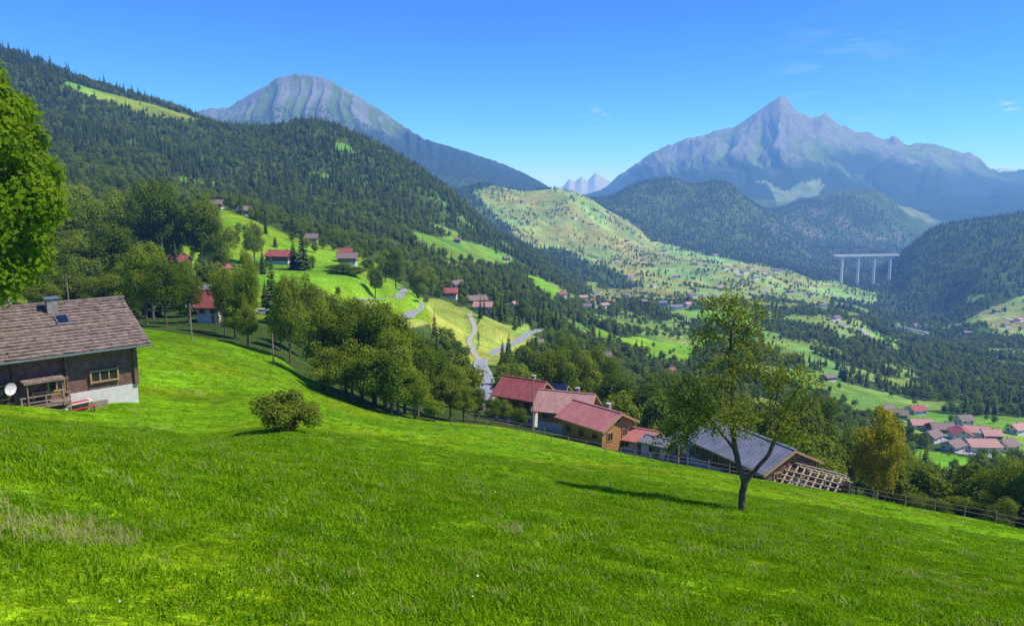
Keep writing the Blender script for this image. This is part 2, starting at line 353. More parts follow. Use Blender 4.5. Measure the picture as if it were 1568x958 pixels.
def surf(name,c,c2=None,scale=6,rough=.8,metal=0,stretch=(1,1,1),bump=.3,detail=5,bands=None):
    m,nt,o=newmat(name);c2=c2 or tuple(v*.65 for v in c)
    tc=nd(nt,'ShaderNodeTexCoord');mp=nd(nt,'ShaderNodeMapping');mp.inputs['Scale'].default_value=stretch
    nt.links.new(tc.outputs['Object'],mp.inputs[0])
    n_=nd(nt,'ShaderNodeTexNoise');n_.inputs['Scale'].default_value=scale;n_.inputs['Detail'].default_value=detail
    nt.links.new(mp.outputs[0],n_.inputs['Vector'])
    col=ramp(nt,n_.outputs[0],[(.3,c2),(.7,c)])
    hgt=n_.outputs[0]
    if bands:
        ax,sc,dark=bands
        w=nd(nt,'ShaderNodeTexWave');w.bands_direction=ax;w.wave_profile='SAW';w.inputs['Scale'].default_value=sc;w.inputs['Distortion'].default_value=.25;w.inputs['Detail'].default_value=2
        nt.links.new(tc.outputs['Object'],w.inputs['Vector'])
        rr=ramp(nt,w.outputs['Fac'],[(0,(dark,)*3),(.18,(1,1,1)),(1,(.88,)*3)])
        col=mixc(nt,col,rr,1.0,'MULTIPLY');hgt=w.outputs['Fac']
    b=nd(nt,'ShaderNodeBsdfPrincipled');b.inputs['Roughness'].default_value=rough;b.inputs['Metallic'].default_value=metal
    nt.links.new(col,b.inputs['Base Color'])
    if bump:
        bp=nd(nt,'ShaderNodeBump');bp.inputs['Strength'].default_value=bump;bp.inputs['Distance'].default_value=.03
        nt.links.new(hgt,bp.inputs['Height']);nt.links.new(bp.outputs[0],b.inputs['Normal'])
    nt.links.new(b.outputs[0],o.inputs[0]);return m
M={}
M['terrain']=terrain_mat()
M['leaf']=leaf_mat('broad_leaves',(.09,.155,.016),(.28,.35,.035),.4)
M['leafb']=leaf_mat('bright_leaves',(.15,.27,.008),(.32,.44,.02),.45)
M['leafy']=leaf_mat('yellow_leaves',(.30,.30,.02),(.45,.42,.03),.42)
M['leafm']=leaf_mat('fruit_tree_leaves',(.14,.20,.02),(.30,.36,.05),.4,.8)
M['conif']=leaf_mat('conifer_needles',(.028,.06,.014),(.11,.16,.028),.1)
M['grass']=leaf_mat('grass_blades',(.115,.27,.004),(.33,.50,.016),.38,2.0,.9)
M['grassd']=leaf_mat('dry_grass_blades',(.30,.36,.08),(.5,.48,.2),.4,2.0)
M['flower']=surf('flower_petals',(.8,.78,.7),(.7,.65,.4))
M['bark']=surf('bark',(.24,.17,.11),(.08,.055,.04),5,.95,0,(1,1,.25))
M['woodd']=surf('weathered_boards',(.30,.17,.115),(.12,.07,.05),3,.85,0,(1,1,1),.5,5,('Z',1.6,.35))
M['woodo']=surf('larch_boards',(.58,.31,.09),(.42,.20,.06),3,.7,0,(1,1,1),.4,5,('Z',1.6,.55))
M['woodg']=surf('grey_timber',(.36,.28,.20),(.2,.15,.11),4,.9)
M['woodl']=surf('fresh_timber',(.6,.48,.32),(.45,.35,.22),4,.8)
M['shing']=surf('wood_shingles',(.34,.265,.21),(.13,.10,.08),2.2,.95,0,(1,1,1),.8,8,None)
M['redr']=surf('red_roof_tiles',(.46,.12,.10),(.30,.07,.06),1.2,.75,0,(1,1,1),.5,8,('X',1.1,.55))
M['redm']=surf('red_metal_roof',(.60,.24,.20),(.48,.17,.14),.8,.5,0,(1,1,1),.3,7,('X',.8,.65))
M['pink']=surf('pale_red_tiles',(.62,.36,.29),(.44,.22,.18),1.4,.8,0,(1,1,1),.5,8,('X',1.6,.5))
M['brnr']=surf('brown_roof_tiles',(.28,.20,.165),(.16,.12,.10),2,.8)
M['greyr']=surf('grey_sheet_roof',(.30,.31,.33),(.19,.20,.22),.7,.5,.1,(1,1,1),.3,6,('X',.5,.4))
M['plas']=surf('white_plaster',(.72,.70,.64),(.6,.57,.5),3,.9,bump=.1)
M['stone']=surf('stone_base',(.36,.34,.31),(.2,.19,.17),3,.95)
M['conc']=surf('concrete',(.55,.55,.54),(.45,.45,.44),.2,.85)
M['concl']=surf('pale_bridge_concrete',(.78,.77,.74),(.68,.67,.64),.1,.85,bump=0)
M['asph']=surf('asphalt',(.36,.36,.37),(.29,.29,.30),.5,.9,bump=.1)
M['kerb']=surf('gravel',(.50,.47,.40),(.36,.33,.27),2,.95)
M['verge']=surf('grass_verge',(.19,.36,.02),(.14,.28,.02),2,.95)
M['paint']=surf('white_paint',(.8,.8,.78),(.7,.7,.68),3,.5,bump=0)
M['glass']=surf('window_glass',(.03,.04,.05),(.015,.02,.03),2,.08,bump=0)
M['solar']=surf('solar_panel',(.02,.025,.05),(.012,.015,.03),2,.15,bump=0)
M['frame']=surf('window_frame_wood',(.5,.32,.12),(.38,.22,.08),5,.6,bump=.1)
M['red']=surf('red_paint',(.5,.03,.02),(.45,.02,.02),3,.35,bump=0)
M['grey']=surf('grey_car_paint',(.45,.46,.48),(.42,.43,.45),3,.3,bump=0)
M['rubber']=surf('rubber',(.03,.03,.03),(.02,.02,.02),3,.8,bump=0)
M['metal']=surf('galvanised_metal',(.5,.5,.5),(.4,.4,.4),3,.4,.8,bump=0)
# ------------------------------------------------------------ terrain mesh
def grid_mesh(name,V,nu,nv,mats):
    me=bpy.data.meshes.new(name)
    nvt=nu*nv;me.vertices.add(nvt);me.vertices.foreach_set('co',V.astype(np.float32).ravel())
    i=np.arange(nu-1)[:,None]*nv+np.arange(nv-1)[None,:]
    q=np.stack([i,i+nv,i+nv+1,i+1],-1).reshape(-1,4)
    nf=len(q);me.loops.add(nf*4);me.loops.foreach_set('vertex_index',q.astype(np.int32).ravel())
    me.polygons.add(nf);me.polygons.foreach_set('loop_start',(np.arange(nf)*4).astype(np.int32))
    me.polygons.foreach_set('loop_total',np.full(nf,4,np.int32))
    me.polygons.foreach_set('use_smooth',np.ones(nf,bool))
    me.update(calc_edges=True)
    if me.polygons[5000].normal.z<0: me.flip_normals()
    for m_ in mats: me.materials.append(m_)
    return me
V=np.stack([GX,GY,Z],-1).reshape(-1,3)
me=grid_mesh('terrain',V,nP,nR,[M['terrain']])
ca=me.color_attributes.new('albedo','FLOAT_COLOR','POINT');ca.data.foreach_set('color',COL.astype(np.float32).ravel())
ter=bpy.data.objects.new('terrain',me);scene.collection.objects.link(ter)
# ------------------------------------------------------------ mesh builder
class MB:
    def __init__(s): s.v=[];s.f=[];s.m=[];s.mats=[]
    def mi(s,k):
        if k not in s.mats: s.mats.append(k)
        return s.mats.index(k)
    def poly(s,pts,k):
        b=len(s.v);s.v+= [tuple(p) for p in pts];s.f.append(tuple(range(b,b+len(pts))));s.m.append(s.mi(k))
    def box(s,c,sz,k,rz=0,T=None):
        hx,hy,hz=[q/2 for q in sz];b=len(s.v);cr,sr=math.cos(rz),math.sin(rz)
        for x,y,z in ((-1,-1,-1),(1,-1,-1),(1,1,-1),(-1,1,-1),(-1,-1,1),(1,-1,1),(1,1,1),(-1,1,1)):
            X,Y,Zz=x*hx,y*hy,z*hz
            p=Vector((c[0]+X*cr-Y*sr,c[1]+X*sr+Y*cr,c[2]+Zz))
            s.v.append(tuple(T@p) if T else tuple(p))
        for f in ((0,3,2,1),(4,5,6,7),(0,1,5,4),(1,2,6,5),(2,3,7,6),(3,0,4,7)):
            s.f.append(tuple(b+i for i in f));s.m.append(s.mi(k))
    def hexa(s,top,th,k):
        b=len(s.v)
        for p in top: s.v.append((p[0],p[1],p[2]-th))
        for p in top: s.v.append(tuple(p))
        for f in ((0,3,2,1),(4,5,6,7),(0,1,5,4),(1,2,6,5),(2,3,7,6),(3,0,4,7)):
            s.f.append(tuple(b+i for i in f));s.m.append(s.mi(k))
    def tube(s,pts,rad,k,n=6,cap=True):
        b=len(s.v);P=[Vector(p) for p in pts]
        for i,p in enumerate(P):
            d=(P[min(i+1,len(P)-1)]-P[max(i-1,0)]).normalized()
            u=d.cross(Vector((0.13,.31,1)) if abs(d.z)<.9 else Vector((1,.1,0))).normalized();w=d.cross(u)
            r_=rad[i] if hasattr(rad,'__len__') else rad
            for j in range(n):
                a=2*math.pi*j/n;s.v.append(tuple(p+u*math.cos(a)*r_+w*math.sin(a)*r_))
        for i in range(len(P)-1):
            for j in range(n):
                j2=(j+1)%n;s.f.append((b+i*n+j,b+i*n+j2,b+(i+1)*n+j2,b+(i+1)*n+j));s.m.append(s.mi(k))
        if cap:
            e=b+(len(P)-1)*n;s.f.append(tuple(e+j for j in range(n)));s.m.append(s.mi(k))
            s.f.append(tuple(b+j for j in reversed(range(n))));s.m.append(s.mi(k))
    def mesh(s,name):
        me=bpy.data.meshes.new(name);me.from_pydata(s.v,[],s.f)
        for k in s.mats: me.materials.append(M[k])
        me.polygons.foreach_set('material_index',s.m);me.update();return me
    def obj(s,name,loc=(0,0,0),rz=0,parent=None,link=True):
        o=bpy.data.objects.new(name,s.mesh(name));o.location=loc;o.rotation_euler=(0,0,rz)
        if link: scene.collection.objects.link(o)
        if parent: o.parent=parent
        return o
def addmesh_np(name,parts):
    vs=[];st=[];ls=[];tot=[];mi=[];mats=[];off=0;lo=0
    for v,f,k in parts:
        v=np.asarray(v);f=np.asarray(f)
        if len(f)==0: continue
        if k not in mats: mats.append(k)
        vs.append(v);ls.append((f+off).ravel());n_=f.shape[1]
        st.append(lo+np.arange(len(f))*n_);tot.append(np.full(len(f),n_));mi.append(np.full(len(f),mats.index(k)))
        lo+=len(f)*n_;off+=len(v)
    v=np.concatenate(vs);l=np.concatenate(ls);s_=np.concatenate(st);t_=np.concatenate(tot);m_=np.concatenate(mi)
    me=bpy.data.meshes.new(name);me.vertices.add(len(v));me.vertices.foreach_set('co',v.astype(np.float32).ravel())
    me.loops.add(len(l));me.loops.foreach_set('vertex_index',l.astype(np.int32))
    me.polygons.add(len(s_));me.polygons.foreach_set('loop_start',s_.astype(np.int32));me.polygons.foreach_set('loop_total',t_.astype(np.int32))
    me.polygons.foreach_set('material_index',m_.astype(np.int32))
    me.update(calc_edges=True)
    for k in mats: me.materials.append(M[k])
    return me
def leaves(c,nrm,size,rg,asp=.6):
    n_=len(c);a=rg.normal(size=(n_,3));t=np.cross(nrm,a);t/=np.linalg.norm(t,axis=1)[:,None]+1e-9
    b=np.cross(nrm,t);b/=np.linalg.norm(b,axis=1)[:,None]+1e-9
    s_=(size*rg.uniform(.6,1.3,n_))[:,None]
    v=np.stack([c-t*s_*.5,c+b*s_*asp*.5+t*s_*.05,c+t*s_*.5,c-b*s_*asp*.5+t*s_*.05],1).reshape(-1,3)
    return v,np.arange(n_*4).reshape(-1,4)
def tubes_np(P,Q,r0,r1,n=5):
    P=np.asarray(P);Q=np.asarray(Q);d=Q-P;d=d/(np.linalg.norm(d,axis=1)[:,None]+1e-9)
    ref=np.where(np.abs(d[:,2:3])>.9,np.array([[1,.1,0]]),np.array([[.1,.2,1]]))
    u=np.cross(d,ref);u/=np.linalg.norm(u,axis=1)[:,None];w=np.cross(d,u)
    a=np.arange(n)*2*np.pi/n;ca_=np.cos(a)[None,:,None];sa=np.sin(a)[None,:,None]
    ring=u[:,None,:]*ca_+w[:,None,:]*sa
    v0=P[:,None,:]+ring*np.asarray(r0)[:,None,None];v1=Q[:,None,:]+ring*np.asarray(r1)[:,None,None]
    v=np.concatenate([v0,v1],1).reshape(-1,3)
    b=np.arange(len(P))[:,None]*2*n;j=np.arange(n)[None,:];j2=(j+1)%n
    f=np.stack([b+j,b+j2,b+n+j2,b+n+j],-1).reshape(-1,4)
    return v,f
def broadleaf(name,H,Wd,nl,nleaf,ls,seed,mat='leaf',trunk=.18,low=.0,taperk=.45,rk=(.14,.26)):
    rg=np.random.default_rng(seed)
    cz=H*(.56-low*.08);rz=H*(.36+low*.06)
    L=[];
    while len(L)<nl:
        p=rg.uniform(-1,1,3)
        q=np.linalg.norm(p)
        if q<1 and q>.25: L.append(p)
    L=np.array(L);ctr=L*np.array([Wd*.36,Wd*.36,rz*.85]);ctr[:,2]+=cz
    taper=1-taperk*np.clip(L[:,2],0,1);ctr[:,:2]*=taper[:,None]
    rad=Wd*rg.uniform(rk[0],rk[1],nl)
    w=rad**2;w/=w.sum();idx=rg.choice(nl,nleaf,p=w)
    dr=rg.normal(size=(nleaf,3));dr/=np.linalg.norm(dr,axis=1)[:,None]
    rr=rad[idx]*(1-.38*rg.random(nleaf)**1.5)*(1+.22*rg.normal(size=nleaf)*.5)
    c=ctr[idx]+dr*rr[:,None]*np.array([1,1,.85]);c[:,2]=np.maximum(c[:,2],H*.05)
    nm=dr*.9+rg.normal(size=(nleaf,3))*.5+np.array([0,0,.35])
    v,f=leaves(c,nm,ls,rg,.75)
    base=np.array([[0,0,-1.0]]);fork=np.array([0,0,H*trunk])
    P=[base[0],fork];Q=[fork,np.array([rg.normal()*.2,rg.normal()*.2,cz])];r0=[H*.022,H*.017];r1=[H*.017,H*.007]
    for i in range(min(nl,14)):
        s_=np.array([0,0,H*(trunk+ .25*rg.random())])
        mid=(s_+ctr[i])/2+np.array([0,0,-.1])*H*.2
        P+=[s_,mid];Q+=[mid,ctr[i]];r0+=[H*.009,H*.006];r1+=[H*.006,H*.002]
    tv,tf=tubes_np(np.array(P),np.array(Q),r0,r1,6)
    return addmesh_np(name,[(v,f,mat),(tv,tf,'bark')])
def conifer(name,H,Rb,lev,nb,seed,mat='conif'):
    rg=np.random.default_rng(seed);vs=[];fs=[]
    for l in range(lev):
        f_=l/(lev-1);z=H*(.07+.92*f_**.95);r_=Rb*(1-f_)**.85+.12
        k=max(4,int(nb*(1-.5*f_)))
        for b in range(k):
            a=2*math.pi*(b+rg.random()*.9)/k+l*1.3;rr=r_*rg.uniform(.7,1.15);dz=-rr*rg.uniform(.25,.5)
            wd=rr*rg.uniform(.22,.34)+.12
            d=np.array([math.cos(a),math.sin(a),0]);t=np.array([-d[1],d[0],0]);o=np.array([0,0,z+rg.normal()*.15])
            m=o+d*rr*.6+np.array([0,0,dz*.35]);e=o+d*rr+np.array([0,0,dz])
            b0=len(vs);vs+=[o,m+t*wd-np.array([0,0,wd*.45]),m+np.array([0,0,.12]),m-t*wd-np.array([0,0,wd*.45]),e]
            fs+=[(b0,b0+1,b0+2),(b0,b0+2,b0+3),(b0+1,b0+4,b0+2),(b0+2,b0+4,b0+3)]
    tv,tf=tubes_np([(0,0,-1.5)],[(0,0,H)],[H*.016],[.03],5)
    return addmesh_np(name,[(np.array(vs),np.array(fs),mat),(tv,tf,'bark')])
def protocoll(name,meshes):
    c=bpy.data.collections.new(name)
    for i,m_ in enumerate(meshes):
        o=bpy.data.objects.new('%s_%02d'%(name,i),m_);c.objects.link(o)
    return c
def scatter(name,pts,rotz,scl,idx,coll):
    me=bpy.data.meshes.new(name);n_=len(pts);me.vertices.add(n_);me.vertices.foreach_set('co',np.asarray(pts,np.float32).ravel())
    a=me.attributes.new('rotv','FLOAT_VECTOR','POINT');rv=np.zeros((n_,3),np.float32);rv[:,2]=rotz;a.data.foreach_set('vector',rv.ravel())
    a=me.attributes.new('sclv','FLOAT_VECTOR','POINT');a.data.foreach_set('vector',np.asarray(scl,np.float32).ravel())
    a=me.attributes.new('pidx','INT','POINT');a.data.foreach_set('value',np.asarray(idx,np.int32))
    o=bpy.data.objects.new(name,me);scene.collection.objects.link(o)
    g=bpy.data.node_groups.new(name+'_nodes','GeometryNodeTree')
    g.interface.new_socket('Geometry',in_out='INPUT',socket_type='NodeSocketGeometry')
    g.interface.new_socket('Geometry',in_out='OUTPUT',socket_type='NodeSocketGeometry')
    gi=g.nodes.new('NodeGroupInput');go=g.nodes.new('NodeGroupOutput')
    ci=g.nodes.new('GeometryNodeCollectionInfo');ci.inputs[0].default_value=coll
    ci.inputs['Separate Children'].default_value=True;ci.inputs['Reset Children'].default_value=True
    ip=g.nodes.new('GeometryNodeInstanceOnPoints');ip.inputs['Pick Instance'].default_value=True
    def na(nm,t):
        q=g.nodes.new('GeometryNodeInputNamedAttribute');q.data_type=t;q.inputs[0].default_value=nm
        return [s_ for s_ in q.outputs if s_.enabled][0]
    L=g.links.new
    L(gi.outputs[0],ip.inputs['Points']);L(ci.outputs[0],ip.inputs['Instance'])
    L(na('pidx','INT'),ip.inputs['Instance Index']);L(na('rotv','FLOAT_VECTOR'),ip.inputs['Rotation']);L(na('sclv','FLOAT_VECTOR'),ip.inputs['Scale'])
    L(ip.outputs[0],go.inputs[0])
    md=o.modifiers.new('instances','NODES');md.node_group=g
    return o
# ------------------------------------------------------------ tree prototypes
HI=[broadleaf('broadleaf_crown_hi%d'%i,12,9,46,13000,.26,100+i,taperk=.3,rk=(.07,.18)) for i in range(6)]
MIDB=[broadleaf('broadleaf_mid%d'%i,14,11,20,1500,.8,200+i,rk=(.11,.24)) for i in range(5)]
CON=[conifer('conifer_%d'%i,20,3.4,24,10,300+i) for i in range(4)]
PC=protocoll('forest_tree_kinds',CON+MIDB)
def fscatter(r0,r1,sp,sc,pc_fn,name,seed):
    rg=np.random.default_rng(seed)
    pm=37.5*D2R;area=pm*(r1*r1-r0*r0);n_=int(area/(sp*sp))
    r=np.sqrt(rg.uniform(r0*r0,r1*r1,n_));ph=rg.uniform(-pm,pm,n_)
    x=r*np.sin(ph);y=r*np.cos(ph)
    z=tgrid(Z0,x,y);k,px,py=zones(x,y,z,r)
    cmx=tgrid(CM,x*.965,y*.965)
    vis=((z+22)/r)>cmx-.006
    dens=fbm(x/60,y/60,3,110)+.5*fbm(x/200,y/200,3,111)
    hedge=np.abs(fbm(x/170,y/170,2,112))<.035
    u=rg.random(n_)
    far=(r>1200)
    pm_=np.where(far,.04+.85*(dens>.10)+.6*hedge,.015+.45*((k>=NM)&((dens>.12)|hedge)))
    pm_=np.where(k==14,.015,pm_);pm_=np.where(k==0,.04+.3*(dens>.3),pm_)
    keep=np.where(k>=0,u<pm_,u<np.where(r<600,.85,.97))
    keep&=vis&(r>edge_r(x,y)*1.35+8)
    for (ax,ay,ar) in CLEAR: keep&=((x-ax)**2+(y-ay)**2>ar*ar)
    x,y,z,r,px,py,k=[q[keep] for q in (x,y,z,r,px,py,k)]
    n_=len(x)
    pc=pc_fn(px,py,r,x,y)
    isc=rg.random(n_)<pc
    idx=np.where(isc,rg.integers(0,4,n_),rg.integers(4,9,n_))
    s_=sc*rg.uniform(.6,1.15,n_)*np.where(isc,1,.95)
    s_=s_*np.where(k>=0,.7,1)
    S=np.stack([s_*rg.uniform(.85,1.15,n_)*1.05,s_*rg.uniform(.85,1.15,n_)*1.05,s_*rg.uniform(.85,1.2,n_)],-1)
    z=gz(x,y)
    return np.stack([x,y,z-.3],-1),rg.uniform(0,6.28,n_),S,idx
def pc_main(px,py,r,x,y):
    nz=fbm(x/90,y/90,3,120)
    p=np.where(r<700,.04,np.where(px<880,.3,.12))
    p=np.where((r>950)&(px<880),.55,p)
    p=np.where(r>2300,.6,p)
    return np.clip(p+nz*.8,0,1)
# ------------------------------------------------------------ houses
def gable(name,p,rot,L,Wd,h,rh,roof='redr',wall='woodd',base='plas',bh=1.2,ov=.9,nw=3,detail=True,chim=True,floors=1,extra=None):
    b=MB();hx,hy=L/2,Wd/2
    b.box((0,0,bh/2-2.5),(L,Wd,bh+5),base)
    b.box((0,0,(bh+h)/2),(L-.06,Wd-.06,h-bh),wall)
    for sx in (-1,1):
        x=sx*(hx-.04)
        b.poly([(x,-hy+.03,h),(x,hy-.03,h),(x,0,h+rh*.97)][::sx],wall)
    k=rh/hy
    for sy in (-1,1):
        e=sy*(hy+ov);ez=h-ov*k
        t=[(-hx-ov,0,h+rh+.12),(hx+ov,0,h+rh+.12),(hx+ov,e,ez+.12),(-hx-ov,e,ez+.12)]
        if sy>0: t=t[::-1]
        b.hexa(t,.2,roof)
    b.box((0,0,h+rh+.13),(L+2*ov,.35,.12),roof)
    for sx in (-1,1):
        for sy in (-1,1):
            x=sx*(hx+ov+.03)
            b.hexa([(x-.05,0,h+rh+.08),(x+.05,0,h+rh+.08),(x+.05,sy*(hy+ov),h-ov*k+.08),(x-.05,sy*(hy+ov),h-ov*k+.08)],.3,'frame')
    def win(cx,cy,cz,w,hh,ax):
        if ax=='y':
            s_=1 if cy>0 else -1
            b.box((cx,cy+s_*.01,cz),(w,.1,hh),'glass');
            for q in (-1,1): b.box((cx+q*w/2,cy+s_*.03,cz),(.12,.14,hh+.24),'frame');b.box((cx,cy+s_*.035,cz+q*hh/2),(w-.12,.13,.12),'frame')
            b.box((cx,cy+s_*.03,cz),(.06,.11,hh-.12),'frame')
        else:
            s_=1 if cx>0 else -1
            b.box((cx+s_*.01,cy,cz),(.1,w,hh),'glass')
            for q in (-1,1): b.box((cx+s_*.03,cy+q*w/2,cz),(.14,.12,hh+.24),'frame');b.box((cx+s_*.035,cy,cz+q*hh/2),(.13,w-.12,.12),'frame')
            b.box((cx+s_*.03,cy,cz),(.11,.06,hh-.12),'frame')
    if detail:
        for fl in range(floors):
            zc=bh+ (h-bh)*(fl+.5)/floors
            for i in range(nw):
                xx=(i+.5)/nw*L-hx
                for sy in (-1,1): win(xx,sy*hy,zc,1.1,1.1,'y')
            for i in range(2):
                yy=(i+.5)/2*Wd-hy
                for sx in (-1,1): win(sx*hx,yy,zc,1.1,1.2,'x')
        for sx in (-1,1): win(sx*(hx-.02),0,h+rh*.35,.9,.9,'x')
        b.box((hx-1.2,-hy-.02,1.0),(1.0,.1,2.0),'woodg')
    if chim:
        b.box((L*.2,Wd*.12,h+rh+.1),(.6,.55,1.1),'stone');b.box((L*.2,Wd*.12,h+rh+.7),(.75,.68,.12),'conc')
    if extra: extra(b,hx,hy,h,rh)
    CLEAR.append((p[0],p[1],max(L,Wd)*.75+2))
    rp_=math.hypot(p[0],p[1])
    if rp_>200:
        kk=min(rp_*.012,28)
        CLEAR.append((p[0]*(1-kk/rp_),p[1]*(1-kk/rp_),max(L,Wd)*.6+2))
        if rp_>1000: CLEAR.append((p[0]*(1-2*kk/rp_),p[1]*(1-2*kk/rp_),max(L,Wd)*.7+3))
    return b.obj(name,p,rot)
# ---- big weathered chalet on the left
A=Vector((AX,AY,0))
eavez=W(213,524,57)[2]-zg
rise=2.45;kk=rise/(Wc/2);ovh=1.2
hw=eavez+ovh*kk-.2
chal=bpy.data.objects.new('wooden_farmhouse_chalet',None);scene.collection.objects.link(chal)
rotc=math.atan2(-dl.y,-dl.x)
chal.location=(A.x,A.y,zg);chal.rotation_euler=(0,0,rotc)
def cobj(fn,nm):
    b=MB();fn(b);return b.obj(nm,parent=chal)
def f(b):
    b.box((-Lc/2,Wc/2,-.4),(Lc,Wc,3.4),'plas')
cobj(f,'plaster_base')
def f(b):
    b.box((-Lc/2,Wc/2,(1.3+hw)/2),(Lc-.02,Wc-.04,hw-1.3),'woodd')
    for x in (-.03,-Lc+.03): b.poly([(x,.03,hw),(x,Wc-.03,hw),(x,Wc/2,hw+rise)],'woodd')
    b.box((-4.9,-.16,2.7),(.18,.32,3.0),'woodd');b.box((-.06,-.06,2.7),(.3,.3,2.9),'woodd');b.box((-8.2,-.1,2.7),(.2,.2,2.9),'woodd')
    b.box((-7.0,-.09,.7),(3.9,.16,1.5),'woodd')
cobj(f,'timber_walls')
def f(b):
    k=kk;ov=ovh
    b.hexa([(-Lc-1,Wc/2,hw+rise+.2),(-Lc-1,-ov,hw+.2-ov*k),(.9,-ov,hw+.2-ov*k),(.9,Wc/2,hw+rise+.2)],.22,'shing')
    b.hexa([(.9,Wc/2,hw+rise+.2),(.9,Wc+ov,hw+.2-ov*k),(-Lc-1,Wc+ov,hw+.2-ov*k),(-Lc-1,Wc/2,hw+rise+.2)],.22,'shing')
    n_=17
    rg=random.Random(3)
    for i in range(n_):
        y=-ov+(Wc/2+ov)*i/n_;z=hw+.2+y*k
        x=-Lc-1
        while x<.9:
            w=rg.uniform(.3,.9);x2=min(x+w,.9);dz=rg.uniform(0.01,.06);st=(Wc/2+ov)/n_
            b.hexa([(x,y+st+.12,z+st*k+.04),(x,y-rg.uniform(0,.08),z+.07+dz),(x2-.02,y-rg.uniform(0,.08),z+.07+dz),(x2-.02,y+st+.12,z+st*k+.04)],.035,'shing')
            x=x2
    b.box((-Lc/2,Wc/2,hw+rise+.26),(Lc+2,.5,.12),'shing')
    b.box((-Lc/2,-ov-.1,hw+.12-ov*k),(Lc+1.9,.14,.13),'metal')
    b.box((.02,.35,hw/2),(.1,.1,hw-.4),'metal')
    b.box((-Lc/2,Wc*.16,hw+.32+Wc*.16*k),(Lc+1.5,.06,.08),'woodg')
    for x in [-.3-i*1.1 for i in range(15)]: b.hexa([(x,.0,hw+.05),(x,-ov+.1,hw-ov*k+.07),(x+.14,-ov+.1,hw-ov*k+.07),(x+.14,.0,hw+.05)],.16,'woodd')
cobj(f,'shingle_roof')
def f(b):
    b.box((-4.6,Wc/2-1.2,hw+rise),(.7,.7,1.4),'stone');b.box((-4.6,Wc/2-1.2,hw+rise+.8),(.95,.95,.12),'metal')
    b.box((-7.2,Wc/2+.3,hw+rise+.7),(.5,.5,.9),'stone');b.box((-7.2,Wc/2+.3,hw+rise+1.2),(.7,.7,.1),'metal')
cobj(f,'chimneys')
def f(b):
    k=kk
    for x,y0,y1 in ((-4.2,2.2,3.3),(-9.6,1.6,2.7)):
            for (a0,a1,dz,mk) in ((-.45,.45,.2,'metal'),(-.36,.36,.24,'solar')):
                e=.08 if mk=='solar' else 0
                b.hexa([(x+a0,y1-e,hw+.2+(y1-e)*k+dz),(x+a0,y0+e,hw+.2+(y0+e)*k+dz),(x+a1,y0+e,hw+.2+(y0+e)*k+dz),(x+a1,y1-e,hw+.2+(y1-e)*k+dz)],.1,mk)
cobj(f,'skylights')
def f(b):
    for (x,z,w,h_,n_) in ((-2.35,2.35,1.9,.85,3),(-5.6,2.2,1.1,.9,2),(-6.7,.95,.9,1.7,1),(-9.3,2.2,1.3,1,2),(-12,2.2,1.5,1,2)):
        b.box((x,-.12 if x==-6.7 else -.03,z),(w,.18,h_),'glass')
        for q in (-1,1): b.box((x+q*w/2,-.12,z),(.12,.22,h_+.24),'frame');b.box((x,-.125,z+q*h_/2),(w-.12,.21,.12),'frame')
        for i in range(1,n_): b.box((x-w/2+w*i/n_,-.115,z),(.09,.16,h_-.12),'frame')
    for y in (3.2,7.2):
        b.box((.0,y,2.4),(.1,1,1.1),'glass')
        for q in (-1,1): b.box((.03,y+q*.5,2.4),(.16,.12,1.3),'frame');b.box((.035,y,2.4+q*.55),(.15,.88,.12),'frame')
cobj(f,'windows_and_doors')
def f(b):
    b.box((-6.6,-1.0,2.9),(2.6,1.6,.12),'shing');b.box((-6.6,-.85,1.0),(3.2,1.4,.1),'woodg')
    for x in (-8.1,-6.6,-5.1): b.box((x,-1.5,.9),(.1,.1,1.9),'woodg')
    b.box((-6.6,-1.5,1.85),(3.2,.08,.1),'woodg');b.box((-6.6,-1.5,1.45),(3.2,.05,.08),'woodg')
    for x in (-7.7,-5.5): b.box((x,-1.6,1.9),(.08,.08,1.95),'woodg')
    b.box((-3.6,-.5,.25),(2.4,.3,.5),'woodg')
cobj(f,'balcony_and_porch')
b=MB();n_=14
for i in range(n_):
    a=2*math.pi*i/n_;a2=2*math.pi*(i+1)/n_
    for (q0,z0,q1,z1) in ((0,0,.25,.04),(.25,.04,.45,.14)):
        b.poly([(q0*math.cos(a),z0*-1,q0*math.sin(a)),(q0*math.cos(a2),-z0,q0*math.sin(a2)),(q1*math.cos(a2),-z1,q1*math.sin(a2)),(q1*math.cos(a),-z1,q1*math.sin(a))],'paint')
b.tube([(0,0,0),(0,.5,-.1)],.03,'metal',5);b.tube([(0,0,0),(0,-.4,.05)],.015,'metal',4)
b.obj('satellite_dish',(-8.6,-.55,2.5),.5,chal)
CLEAR.append((A.x-4,A.y+2,16))
def garden_table(p,rz):
    b=MB();b.box((0,0,.74),(1.8,.8,.05),'paint')
    for x in (-.8,.8):
        for y in (-.3,.3): b.box((x,y,.36),(.06,.06,.71),'metal')
    b.box((0,0,.78),(1.4,.5,.03),'red')
    for s_ in (-1,1):
        b.box((0,s_*.75,.44),(1.8,.28,.04),'red')
        for x in (-.75,.75): b.box((x,s_*.75,.21),(.05,.24,.42),'metal')
    return b.obj('garden_table',p,rz)
q=at(84,50.0);garden_table(q,rotc)
q=at(122,53.2);garden_table(q,rotc+.2)
